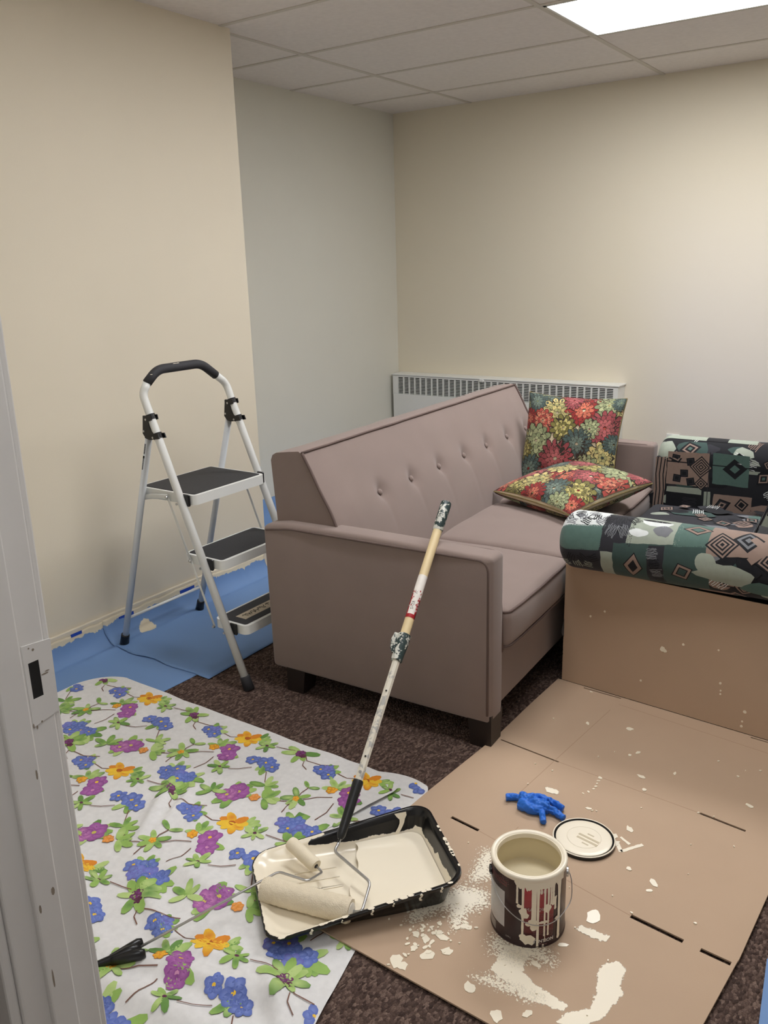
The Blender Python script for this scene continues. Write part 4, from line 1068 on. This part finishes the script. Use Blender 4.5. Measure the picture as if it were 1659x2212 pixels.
for (a, b, w_) in bars:
    P = slot(a, b, w_); P = [(x + .002 * nz(x * 300, y * 300), y + .002 * nz(x * 300, y * 300, 2)) for x, y in densify(P, .006)]
    dd.append(prism(P, lambda a, b: (a, b, CZ1 - .0005), lambda a, b: (a, b, CZ1 + .0011)))
for (x, z, r) in ((2.725, .226, .009), (2.733, .222, .006), (2.659, .093, .004), (2.914, .16, .004), (2.917, .123, .003), (2.917, .135, .003), (2.995, .085, .005), (2.99, .05, .003), (2.989, .033, .004), (2.47, .28, .004), (2.79, .26, .004), (2.52, .31, .004), (2.90, .27, .003)):
    yq = FL0.y + fd.y * (x - FL0.x) + .006 * z
    dd.append(prism(blob(x, z, r, r * 1.1, x * 50, 9, .4), lambda a, b: (a, yq + .001, b), lambda a, b: (a, yq - .0012, b)))
mk('paint_splatter', join(*dd), M_paint, cb, kind='stuff', label='cream paint drops and splashes')

# ------------------------------------------------------------------ paint tray (local: x from the shallow to the deep end, y to the back)
TA = math.atan2(.359, .304); TL, TW = .470, .312
tray = thing('paint_tray', 'black plastic paint tray holding cream paint on the floral tablecloth', 'paint tray', (2.208, -4.012, 0), TA)
def rimz(s): return .040 + .054 * s / TL
def flz(s): return .0270 - .010 * max(0, min(1, (s - .03) / .24)) if s < .27 else .0170 - .002 * min(1, (s - .27) / .02)
def rloop(inset, r, n=8, seg=14):
    x0, x1, y0, y1 = inset, TL - inset, -TW / 2 + inset, TW / 2 - inset; r = max(.004, r)
    P = []
    cs = ((x1 - r, y1 - r, 0), (x0 + r, y1 - r, 90), (x0 + r, y0 + r, 180), (x1 - r, y0 + r, 270))
    for k, (cx, cy, a0) in enumerate(cs):
        for q in range(n + 1): a = math.radians(a0 + 90 * q / n); P.append((cx + r * math.cos(a), cy + r * math.sin(a)))
        nx = cs[(k + 1) % 4]; a = math.radians(a0 + 90); b = math.radians(nx[2])
        p0 = P[-1]; p1 = (nx[0] + r * math.cos(b), nx[1] + r * math.sin(b))
        for q in range(1, seg): P.append((p0[0] + (p1[0] - p0[0]) * q / seg, p0[1] + (p1[1] - p0[1]) * q / seg))
    return P
rows = [(.034, .03, lambda s: flz(s) - .004), (.012, .045, lambda s: rimz(s) - .012), (.003, .05, lambda s: rimz(s) - .0105), (.0, .052, lambda s: rimz(s) - .007), (.0015, .051, lambda s: rimz(s) - .001), (.006, .048, rimz), (.011, .045, lambda s: rimz(s) - .002),
        (.016, .042, lambda s: rimz(s) * .72 + flz(s) * .28), (.022, .038, lambda s: rimz(s) * .45 + flz(s) * .55), (.029, .034, lambda s: rimz(s) * .18 + flz(s) * .82), (.038, .028, lambda s: flz(s) + .001), (.05, .022, flz), (.075, .015, flz), (.10, .01, flz), (.125, .006, flz), (.1555, .004, flz)]
V, F, cv = [], [], []; nl = None
for q, (ins, r, zf) in enumerate(rows):
    L = rloop(ins, r); nl = len(L)
    for (x, y) in L:
        V.append((x, y, zf(x)))
        if q <= 4: c = -.1 if not (q >= 3 and x < .05) else .35
        elif q <= 6: c = .25 + (.35 if x < .2 else 0) + (.10 if y > 0 and x > .40 else 0)
        else:
            c = 1.2; back = y > TW / 2 - .05 and x > .15; deep = x > TL - .045
            if back or deep:
                hgt = (zf(x) - flz(x)) / (rimz(x) - flz(x)); lim = .33 + .10 * nz(x * 14, y * 14) + (.25 * max(0, (.26 - x) / .1) if back else 0) + (.18 if deep and y < 0 else 0)
                if deep and back: lim = .42
                c = .5 + (lim - hgt) * 3.0
        cv.append(c)
for q in range(len(rows) - 1):
    for k in range(nl): a = q * nl + k; b = q * nl + (k + 1) % nl; F.append([a, b, b + nl, a + nl])
F.append([(len(rows) - 1) * nl + k for k in range(nl)]); F.append([k for k in range(nl)][::-1])
M_tray = coat_mat('black tray plastic with paint', lin(14, 14, 16), PAINT, .22, .2, 55, .55)
mk('tray_body', (V, F), M_tray, tray, True, True, cov=cv, sharp=60)
for y in (-.075, -.04, -.005, .03, .065):
    mk('ramp_rib', tube([(.10, y, flz(.10) + .001), (.13, y, flz(.13) + .0008), (.19, y, flz(.19) + .0008), (.205, y, flz(.205) + .0002)], .0017, 8), M_pool, tray, True, True)
lp = [(x, y) for x, y in rloop(.030, .034)]
lp = [(max(x, .235 + .035 * math.sin(y * 14) + .02 * nz(y * 20, 3)), y) for x, y in lp]
pool = ([(x, y, .0315) for x, y in lp] + [(.35, 0, .0315)], [[k, (k + 1) % len(lp), len(lp)] for k in range(len(lp))])
mk('paint_pool', pool, M_pool, tray, True, True, label='pool of wet cream paint')
dr = []
rg = random.Random(3)
for (x, L_, w_) in ((.10, .010, .006), (.17, .006, .003), (.24, .012, .005), (.29, .008, .004), (.355, .016, .006), (.405, .012, .005)):
    P = []
    for k in range(6):
        q = k / 5; P.append((x + w_ * .5 * math.sin(q * 7), -TW / 2 - .0006 + (.010 if k > 2 else 0) * 0, rimz(x) - .001 - L_ * q))
    dr.append(tube(P, [w_ * .6, w_ * .5, w_ * .42, w_ * .4, w_ * .5, w_ * .3], 6, flat=.5))
for k in range(26):
    x = rg.uniform(.03, .43) if k < 16 else TL - .004; y = -TW / 2 + .005 if k < 16 else rg.uniform(-.13, .05)
    r = rg.uniform(.003, .007); dr.append(([(x + r * 1.5 * math.cos(a) * (1 if k < 16 else .5), y + r * .8 * math.sin(a) * (1 if k < 16 else 1.6), rimz(x) + .0008) for a in [1.05 * i for i in range(6)]], [list(range(6))]))
mk('paint_drips', join(*dr), M_paint, tray, True, True, kind='stuff')
# streak of paint down the back wall of the tray
sx = .395; stv = []
for k in range(9):
    q = k / 8; wdt = .010 * (1.6 if k < 2 else 1) * (1 - .4 * math.sin(q * 3)); x = sx - .016 * q + .008 * math.sin(q * 5); ins = .013 + .022 * q; z = rimz(x) * (1 - q * .95) + flz(x) * q * .95 - .004
    stv += [(x - wdt, TW / 2 - ins - .0012, z + .001), (x + wdt, TW / 2 - ins - .0012, z + .001)]
mk('paint_streak', (stv, [[2 * k, 2 * k + 1, 2 * k + 3, 2 * k + 2] for k in range(8)]), M_paint, tray, True, True)

# ------------------------------------------------------------------ long roller on an extension pole
rol = thing('paint_roller', 'large paint roller on a wooden extension pole leaning against the sofa arm', 'paint roller', (2.33, -3.968, 0))
def napped(a, b, r, nl_, seed, amp):
    a, b = Vector(a), Vector(b); ax = (b - a).normalized(); u = ax.cross(Vector((0, 0, 1))).normalized(); v = ax.cross(u); V, F = [], []; ns = 40
    prof_ = [0] + [i / (nl_ - 1) for i in range(nl_)] + [1]
    for i, t in enumerate(prof_):
        R = r * .62 if i in (0, len(prof_) - 1) else r * (1 - .10 * (max(0, 1 - t * nl_ / 2) + max(0, 1 - (1 - t) * nl_ / 2)))
        for k in range(ns):
            an = 2 * math.pi * k / ns; d = amp * nz(t * 34 + seed, math.cos(an) * 4, math.sin(an) * 4) + amp * .6 * nz(t * 90, math.cos(an) * 11, math.sin(an) * 11)
            V.append(a.lerp(b, t) + (u * math.cos(an) + v * math.sin(an)) * (R + d))
    for i in range(len(prof_) - 1):
        for k in range(ns): p = i * ns + k; q = i * ns + (k + 1) % ns; F.append([p, q, q + ns, p + ns])
    F.append(list(range(ns))[::-1]); F.append([(len(prof_) - 1) * ns + k for k in range(ns)])
    return [tuple(x) for x in V], F
RA, RB = (2.217, -3.999, .0545), (2.432, -3.943, .0510)
rc = mk('roller_cover', napped(RA, RB, .0288, 60, 2, .0018), M_nap, rol, True, sharp=50, label='cream paint-soaked nap roller')
d = (Vector(RB) - Vector(RA)).normalized()
mk('end_cap', tube([Vector(RB) - d * .002, Vector(RB) + d * .002, Vector(RB) + d * .006], [.019, .019, .012], 20), mat('pale plastic cap', lin(218, 212, 200), .4), rc, True, sharp=40)
mk('axle_nut', tube([Vector(RB) + d * .005, Vector(RB) + d * .009], .0055, 6), M_steel, rc)
P1 = Vector((2.2885, -3.789, .090)); P2 = Vector((2.161, -3.134, .618)); pd = (P2 - P1)
at = lambda t: P1 + pd * t
mk('wire_frame', tube(fillet([at(.03), at(-.02), (2.298, -3.829, .080), (2.431, -3.863, .072), (2.461, -3.940, .060), Vector(RB) + d * .004], .014, 5), .0036, 10), M_steel, rol, True)
M_gripp = coat_mat('black grip with dried paint', lin(20, 22, 24), lin(214, 214, 204), .4, .5, 60, .8)
def coated(name, VF, m, seed, lvl, parent):
    return mk(name, VF, m, parent, True, cov=[lvl + .25 * nz(v[0] * 40, v[1] * 40, v[2] * 40 + seed) for v in VF[0]], sharp=45)
coated('roller_handle', tube([at(-.005), at(.005), at(.02), at(.08), at(.135), at(.165), at(.172)], [.007, .011, .0115, .0125, .0135, .0145, .013], 14), M_gripp, 1, .14, rol)
mk('hang_tab', tube([at(-.004), at(-.022)], .006, 8, flat=.45), M_black, rol)
mk('inner_pole', tube([at(.165), at(.60)], .0112, 8), coat_mat('dull aluminium with paint', lin(176, 174, 168), lin(222, 216, 200), .4, .5, 30, 1.1), rol, False, cov=[.55] * 16, label='octagonal aluminium inner pole')
for t_ in (.25, .47): mk('detent_hole', tube([at(t_) + Vector((.004, -.0088, .006)), at(t_) + Vector((.005, -.0108, .0072))], .0024, 8), M_dark, rol)
mk('rivet', tube([at(.20) + Vector((.003, -.0085, .006)), at(.20) + Vector((.004, -.0112, .0074))], .004, 10), M_steel, rol)
coll = coated('locking_collar', tube([at(.575), at(.578), at(.60), at(.625), at(.66), at(.672), at(.675)], [.0125, .0165, .0165, .0185, .0195, .0195, .016], 18), coat_mat('dark green collar with paint', lin(40, 58, 58), lin(210, 210, 200), .4, .5, 70, 1.3), 4, .42, rol)
sd = Vector((-.86, -.36, .36)).normalized()
LB = [at(.603) + sd * .015, at(.615) + sd * .021, at(.645) + sd * .024, at(.668) + sd * .022]
coated('lock_lever', tube(LB, [.006, .008, .010, .008], 6), coll.data.materials[0], 7, .5, coll)
mk('outer_pole', tube([at(.66), at(1.11)], .0137, 24), M_wood, rol, True, sharp=50, label='pale wooden outer pole')
coated('pole_grip', tube([at(1.10), at(1.104), at(1.215), at(1.225), at(1.228)], [.0142, .0164, .0172, .0165, .011], 20), coll.data.materials[0], 9, .44, rol)
# printed paper label around the wooden pole
ex = pd.normalized(); ey = (Vector(CAM) - at(.8)); ey = (ey - ex * ey.dot(ex)).normalized(); ez = ex.cross(ey); PL = pd.length
def onpole(l, a, r=.01395): return tuple(at(0) + ex * l + (ey * math.cos(a) + ez * math.sin(a)) * r)
prl = Print(lambda l, s: onpole(l, s / .0139), -.00012, None, -3e-6, .0008, .0018)
l0, l1 = .735 * PL, .905 * PL; lm = l0 + (l1 - l0) * .62
base = grid(lambda a, b: onpole(l0 + (l1 - l0) * a, -2.4 + 4.8 * b), 12, 28)
RED, WHT, BLK = lin(168, 36, 42), lin(236, 230, 222), lin(30, 24, 26)
cols = []
for (x, y, z) in base[0]:
    l = (Vector((x, y, z)) - at(0)).dot(ex); cols.append(WHT)
def lab(a0, a1, b0, b1, c, j=.0):
    b0, b1 = -b0, -b1
    prl.poly([(p[0], p[1]) for p in densify([(a0, b0 * .0139), (a1, b0 * .0139), (a1, b1 * .0139), (a0, b1 * .0139)], .004)], c)
lab(l0, l0 + .012, -2.4, 2.4, RED); lab(l0, lm - .02, -2.0, -.62, RED); lab(l0, l0 + .06, -1.9, -1.0, BLK); lab(l0 + .012, lm, .95, 2.3, RED)
rg = random.Random(8)
for k in range(26): a = rg.uniform(l0 + .012, lm); b = rg.uniform(.4, 1.5); prl.poly([(a + .004 * math.cos(q), b * .0139 + .002 * math.sin(q)) for q in range(6)], rg.choice((RED, WHT, WHT, RED)))
for k in range(14): a = rg.uniform(l0 + .012, lm); b = rg.uniform(-1.2, -.6); prl.poly([(a + .003 * math.cos(q), b * .0139 + .0018 * math.sin(q)) for q in range(6)], rg.choice((RED, WHT)))
vf, kk = prl.with_base(base, cols)
pl = mk('pole_label', vf, print_mat('printed paper label', .5, .02), rol, True, col=kk, label='torn red and white paper label')
def wrap(txt, size, l, a, parent, m, name, r=.01425):
    v, f = text_mesh(txt, size); mk(name, ([onpole(l + p[0], a - p[1] / .0139, r) for p in v], f), m, parent)
wrap('SHER', .0125, l0 + .040, -.25, pl, mat('label ink', lin(34, 26, 28), .5), 'label_lettering')
wrap('WI', .0125, l0 + .083, -.25, pl, mat('label ink grey', lin(126, 110, 110), .5), 'label_lettering')

# ------------------------------------------------------------------ small roller
mr = thing('mini_roller', 'small foam paint roller with thin wire frame and black handle', 'paint roller', (2.25, -3.9, 0))
MA, MB_ = (2.181, -3.856, .0745), (2.2745, -3.872, .0555)
mc = mk('roller_cover', napped(MA, MB_, .0172, 30, 6, .0005), mat('cream foam', lin(234, 222, 196), .7, .03, 60, .4, 500), mr, True, sharp=50)
d = (Vector(MB_) - Vector(MA)).normalized()
mk('core', tube([Vector(MB_) + d * .0002, Vector(MB_) + d * .0012], .0055, 12), M_dark, mc)
HA = Vector((2.094, -4.262, .030)); HB = Vector((2.010, -4.400, .020)); hd = (HA - HB).normalized()
mk('wire_frame', tube(fillet([Vector(MB_) - d * .01, Vector(MB_) + d * .024, (2.3035, -3.938, .0715), (2.226, -3.952, .0735), HA - hd * .03], .010, 5), .0031, 10), M_steel, mr, True)
hh = []
for q, w_, fl in ((0, .010, 1), (.015, .0165, .75), (.03, .018, .7), (.055, .0125, .85), (.09, .0105, 1), (.14, .0125, 1), (.17, .011, 1)): hh.append((HA - hd * q, w_))
mk('handle', tube([h_[0] for h_ in hh], [h_[1] for h_ in hh], 14, flat=.72), M_black, mr, True, label='black plastic handle')
sdv = hd.cross(Vector((0, 0, 1))).normalized()
for s in (1, -1): mk('handle_lobe', tube([HA - hd * .065 + sdv * s * .004, HA - hd * .025 + sdv * s * .011, HA - hd * .004 + sdv * s * .0165, HA + hd * .006 + sdv * s * .018], [.010, .0135, .0135, .009], 12, flat=.8), M_black, mr, True)

# ------------------------------------------------------------------ paint can
CX, CY, CR, CH = 2.762, -3.713, .0826, .190
can = thing('paint_can', 'open maroon paint can with cream drips and wire handle on cardboard', 'paint can', (CX, CY, 0))
B0 = CZ1 + .0008
M_can = mat('maroon printed tin', lin(44, 22, 27), .3, .1, 12, spec=.5)
mk('can_body', lathe([(0, B0 + .004), (CR - .004, B0 + .004), (CR - .002, B0), (CR + .0012, B0), (CR + .0016, B0 + .004), (CR, B0 + .007), (CR, CH - .006), (CR + .0005, CH - .003)], 96, CX, CY), M_can, can, True, sharp=40)
mk('rim', lathe([(CR, CH - .012), (CR + .0018, CH - .009), (CR + .0022, CH - .003), (CR + .0008, CH + .001), (CR - .003, CH + .0018), (CR - .0075, CH + .0008), (CR - .0095, CH - .0015), (CR - .0112, CH - .001), (CR - .0122, CH - .004), (CR - .0122, CH - .012)], 96, CX, CY), M_paint, can, True, sharp=60)
mk('interior', lathe([(CR - .0118, CH - .008), (CR - .004, CH - .016), (CR - .004, .118), (0, .118)], 72, CX, CY), mat('paint-coated interior', lin(228, 216, 184), .35, .02), can, True, sharp=50)
PH0 = math.atan2(CAM[1] - CY, CAM[0] - CX)
def onc(s, z, r=CR): a = PH0 + s / CR; return (CX + r * math.cos(a), CY + r * math.sin(a), z)
def cc(cx, cy):
    f = math.asin(max(-1, min(1, (cx - 770) / 705))); return (f * CR, B0 + (CH - B0) * (1 - (cy - 112 + 400 * (1 - math.cos(f))) / 1372))
prc = Print(lambda s, z: onc(s, z), .0003, None, 3e-6, .002, .008)
def cpoly(P, c, step=.006): prc.poly(densify([cc(*p) for p in P], step), c)
body = lin(44, 22, 27)
def band(x0, x1, y0, y1, c0, c1, n=8):
    for k in range(n):
        f = k / (n - 1); c = tuple(c0[i] * (1 - f) + c1[i] * f for i in range(3)) + (1,)
        a, b = cc(x0, y0), cc(x1, y0); zt_ = cc((x0 + x1) / 2, y0)[1]; zb_ = cc((x0 + x1) / 2, y1)[1]
        za = zt_ + (zb_ - zt_) * k / n; zc = zt_ + (zb_ - zt_) * (k + 1) / n
        prc.poly(densify([(a[0], za), (b[0], za), (b[0], zc), (a[0], zc)], .008), c)
band(700, 1240, 250, 1300, lin(178, 56, 66), lin(70, 18, 24)); band(1380, 1470, -100, 900, lin(96, 74, 64), lin(70, 52, 46), 4)
zt_, zb_ = .140, .045
prc.poly(densify([(cc(68, 300)[0] - .03, zt_), (cc(342, 400)[0], zt_ - .002), (cc(342, 400)[0], zb_), (cc(68, 300)[0] - .03, zb_)], .006), lin(196, 194, 192))
prc.poly(densify([(cc(68, 300)[0] - .03, .040), (cc(175, 400)[0], .040), (cc(175, 400)[0], .018), (cc(68, 300)[0] - .03, .018)], .006), lin(150, 146, 142))
for z in (.166, .158): prc.poly(densify([(-.125, z), (-.048, z), (-.048, z - .005), (-.125, z - .005)], .006), lin(92, 36, 40))
vf, kk = prc.with_base(grid(lambda a, b: onc((a * 2 - 1) * math.pi * CR, B0 + .008 + (CH - B0 - .018) * b, CR + .0002), 97, 10), body)
lab_o = mk('can_label', vf, print_mat('printed tin label', .3, .02, 300, 0, .5), can, True, col=kk)
M_ctext = mat('white label print', lin(214, 206, 198), .5, .03)
def ctext(txt, size, cx, cy, m=M_ctext, dz=0, dy=0):
    s0, z0 = cc(cx, cy); v, f = text_mesh(txt, size, size * .035 if txt == 'ATTENTION' else 0); mk('lettering', ([onc(s0 + p[0], z0 + p[1], CR + .0012) for p in v], f), m, lab_o)
ctext('ATTENTION', .0112, 1015, 1330); ctext('MARQUEE', .0125, 960, 700, mat('silver label print', lin(186, 170, 166), .4)); ctext('BEHR', .012, 985, 350); ctext('3,79 L', .0052, 420, 1318)
rg = random.Random(2); tiny = []
for (x0, x1, y0, y1, st) in ((850, 1230, 1080, 1230, 30), (760, 1240, 800, 880, 34), (170, 420, 130, 300, 34), (960, 1130, 1385, 1400, 12)):
    y = y0
    while y < y1:
        x = x0 + rg.uniform(0, 40)
        while x < x1:
            w_ = rg.uniform(12, 44); a = cc(x, y); b = cc(min(x1, x + w_), y); tiny.append(([onc(a[0], a[1], CR + .001), onc(b[0], a[1], CR + .001), onc(b[0], a[1] + .0013, CR + .001), onc(a[0], a[1] + .0013, CR + .001)], [[0, 1, 2, 3]])); x += w_ + 12
        y += st
mk('fine_print', join(*tiny), mat('dull label print', lin(128, 96, 94), .5), lab_o, kind='stuff')
# paint run down the outside
prd = Print(lambda s, z: onc(s, z), .0014, None, 3e-6, .002, .008)
def dpoly(P): prd.poly(densify(P, .004), PAINT)
def drip(cx, y1, w_, y0=120):
    s0, z0 = cc(cx, y0); _, z1 = cc(cx, y1); hw = w_ / 705 * CR / max(.5, math.cos(s0 / CR)) / 2; nn = 14
    for k in range(nn):
        za = z0 + (z1 - z0) * k / nn; zb = z0 + (z1 - z0) * (k + 1) / nn; wa = hw * (1.35 - .5 * min(1, k / 4) + .18 * nz(cx, k * .8)); wb = hw * (1.35 - .5 * min(1, (k + 1) / 4) + .18 * nz(cx, (k + 1) * .8))
        dpoly([(s0 - wa, za), (s0 + wa, za), (s0 + wb, zb), (s0 - wb, zb)]); prd.n = 0
    prd.poly([(s0 + hw * 1.1 * math.cos(a), z1 + hw * 1.3 * math.sin(a)) for a in [.7 * i for i in range(9)]], PAINT)
for a in ((575, 590, 42, 120), (680, 1240, 50, 120), (862, 1020, 62, 120), (905, 1010, 46, 120), (955, 1470, 52, 120), (1075, 1200, 36, 120), (1085, 1330, 14, 900), (1140, 1180, 34, 250), (1225, 560, 50, 120), (1262, 650, 40, 420), (1330, 1230, 50, 120), (1185, 560, 36, 120), (1010, 370, 30, 120), (620, 250, 40, 120), (790, 300, 60, 120)): drip(a[0], a[1], a[2], a[3])
top = []
for k in range(60): cx = 520 + 880 * k / 59; s0, z0 = cc(cx, 110); top.append((s0, z0, .026 + .010 * nz(k * .35, 4) - .012 * max(0, 1 - k / 5) - .004 * (k > 56)))
for k in range(59): dpoly([(top[k][0], CH - .002), (top[k + 1][0], CH - .002), (top[k + 1][0], CH - top[k + 1][2]), (top[k][0], CH - top[k][2])]); prd.n = 0
for (cx, cy, rx, ry, sd_) in ((885, 1040, .0085, .010, 1), (790, 1330, .017, .013, 2), (690, 1270, .010, .006, 7), (1130, 655, .0085, .011, 3), (620, 660, .006, .005, 4), (690, 780, .010, .012, 5), (730, 830, .006, .008, 6), (1055, 1415, .003, .004, 8), (780, 1000, .007, .006, 9), (1060, 940, .012, .0035, 10), (880, 940, .012, .005, 11), (1300, 850, .007, .004, 12)):
    s0, z0 = cc(cx, cy); prd.poly(blob(s0, max(B0 + ry, z0), rx, ry, sd_ * 3.1, 16, .6), PAINT)
mk('paint_drips', (prd.V, prd.F), M_paint, can, True, kind='stuff', label='cream paint drips')
wp = [cc(95, 120), cc(150, 280), cc(215, 450), cc(340, 640), cc(480, 775), cc(640, 890), cc(830, 960), cc(960, 970), cc(1080, 960), cc(1200, 915), cc(1290, 870), cc(1390, 790)]
wire = [onc(s, z, CR + .0045 + .004 * math.sin(i * .3)) for i, (s, z) in enumerate(wp)]
ea = 1.52 * CR
wire += [onc(ea * .95, .082, CR + .012), onc(ea, .105, CR + .014), onc(ea * 1.04, .132, CR + .012), onc(ea * 1.06, .150, CR + .006)]
mk('wire_handle', tube(fillet(wire, .02, 3), .0011, 8), M_steel, can, True)
for s in (-1.42 * CR, ea * 1.06): mk('handle_ear', tube([onc(s, .150, CR - .001), onc(s, .150, CR + .004), onc(s, .150, CR + .006)], [.011, .011, .006], 16), M_black if s < 0 else M_steel, can, True, sharp=40)
mk('paint_splash', prism(blob(2.704, -3.640, .006, .017, 4, 12, .3), lambda a, b: (a, b, CH - .004), lambda a, b: (a, b, CH + .0022)), M_paint, can) if False else None

# lid
lid = thing('lid_disc', 'round paint can lid with embossed centre lying on cardboard', 'can lid', (2.767, -3.382, 0))
LX, LY, LR = 2.767, -3.382, .0795; z0 = CZ1 + .0008
mk('lid_rim', lathe([(LR - .012, z0 + .0005), (LR - .001, z0), (LR, z0 + .002), (LR, z0 + .009), (LR - .0012, z0 + .0105), (LR - .003, z0 + .0105), (LR - .0045, z0 + .006), (LR - .0065, z0 + .004), (LR - .008, z0 + .006)], 72, LX, LY), M_black, lid, True, sharp=40)
mk('rim_edge', lathe([(LR + .0002, z0 + .0095), (LR - .0005, z0 + .0108), (LR - .0020, z0 + .0112), (LR - .0032, z0 + .0104)], 72, LX, LY), M_paint, lid, True)
mk('lid_face', lathe([(LR - .0072, z0 + .003), (LR - .0085, z0 + .0085), (LR - .013, z0 + .0098), (LR - .020, z0 + .0098), (.0445, z0 + .0096), (.0435, z0 + .0088), (.0425, z0 + .0088), (.0415, z0 + .0098), (0, z0 + .0100)], 72, LX, LY), M_paint, lid, True, sharp=35, label='lid face coated in cream paint')
la = math.atan2(-.02, .12)
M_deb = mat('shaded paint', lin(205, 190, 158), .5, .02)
for (o_, hl, hw) in ((.007, .029, .0034), (-.006, .029, .0034)):
    P = slot((LX + .012 - hl * math.cos(la) - o_ * math.sin(la) * 0, LY - .004 + o_ - hl * math.sin(la)), (LX + .012 + hl * math.cos(la), LY - .004 + o_ + hl * math.sin(la)), hw * 2)
    mk('embossed_bar', prism(P, lambda a, b: (a, b, z0 + .008), lambda a, b: (a, b, z0 + .0104)), M_deb, lid)
for (oy, t_) in ((.022, 'OPEN'), (-.020, 'CLOSE')):
    v, f = text_mesh(t_, .006); ca, sa = math.cos(la), math.sin(la)
    mk('embossed_lettering', ([(LX + .012 + p[0] * ca - p[1] * sa, LY - .004 + oy + p[0] * sa + p[1] * ca, z0 + .0106) for p in v], f), M_deb, lid) if False else None
for oy in (.021, -.019):
    P = slot((LX + .012 - .009, LY - .004 + oy + .0015), (LX + .012 + .009, LY - .004 + oy - .0015), .004)
    mk('embossed_mark', prism(P, lambda a, b: (a, b, z0 + .008), lambda a, b: (a, b, z0 + .0103)), M_deb, lid)

# ------------------------------------------------------------------ crumpled glove
bm_parts = []
zc = CZ1 + .012
def fing(P, r, fl=.8): return tube(fillet(P, .012, 4), r, 12, flat=fl)
gl = [fing([(2.520, -3.334, zc), (2.545, -3.318, zc + .002), (2.575, -3.322, zc + .006)], .0105), fing([(2.560, -3.322, zc + .008), (2.60, -3.332, zc + .010), (2.645, -3.325, zc + .006)], .021, .62), fing([(2.566, -3.345, zc + .002), (2.60, -3.352, zc + .004), (2.635, -3.338, zc + .004)], .016, .8),
      fing([(2.592, -3.296, zc + .003), (2.62, -3.296, zc + .010), (2.648, -3.294, zc + .005), (2.676, -3.298, zc)], .0105), fing([(2.63, -3.325, zc + .006), (2.665, -3.326, zc + .003), (2.693, -3.336, zc - .001)], .0108), fing([(2.625, -3.335, zc + .004), (2.641, -3.358, zc + .003), (2.653, -3.380, zc - .002)], .0112), fing([(2.58, -3.318, zc + .016), (2.61, -3.305, zc + .018), (2.632, -3.306, zc + .012)], .010, .7)]
V, F = join(*gl)
gm = bpy.data.meshes.new('glove_src'); gm.from_pydata(V, [], F); go = bpy.data.objects.new('glove_src', gm); C.objects.link(go)
m1 = go.modifiers.new('r', 'REMESH'); m1.mode = 'VOXEL'; m1.voxel_size = .0022
m2 = go.modifiers.new('s', 'SMOOTH'); m2.iterations = 4
dg = bpy.context.evaluated_depsgraph_get(); dg.update()
ge = bpy.data.meshes.new_from_object(go.evaluated_get(dg)); bpy.data.objects.remove(go)
V = [tuple(v.co) for v in ge.vertices]; F = [list(p.vertices) for p in ge.polygons]
def crump(p):
    x, y, z = p; a = .0034 * (abs(nz(x * 55, y * 75, z * 60)) - .25) * 2.2 + .0016 * nz(x * 150, y * 150, z * 150)
    return (x + a * .4, y - a * .3, max(CZ1 + .0006, z + a * 1.3 - .001))
glv = thing('rubber_glove', 'crumpled blue nitrile glove lying on the cardboard', 'glove', (2.61, -3.325, 0))
mk('glove_shell', ([crump(p) for p in V], F), mat('blue nitrile', lin(44, 116, 220), .45, .06, 60, .2, 300, spec=.4), glv, True)
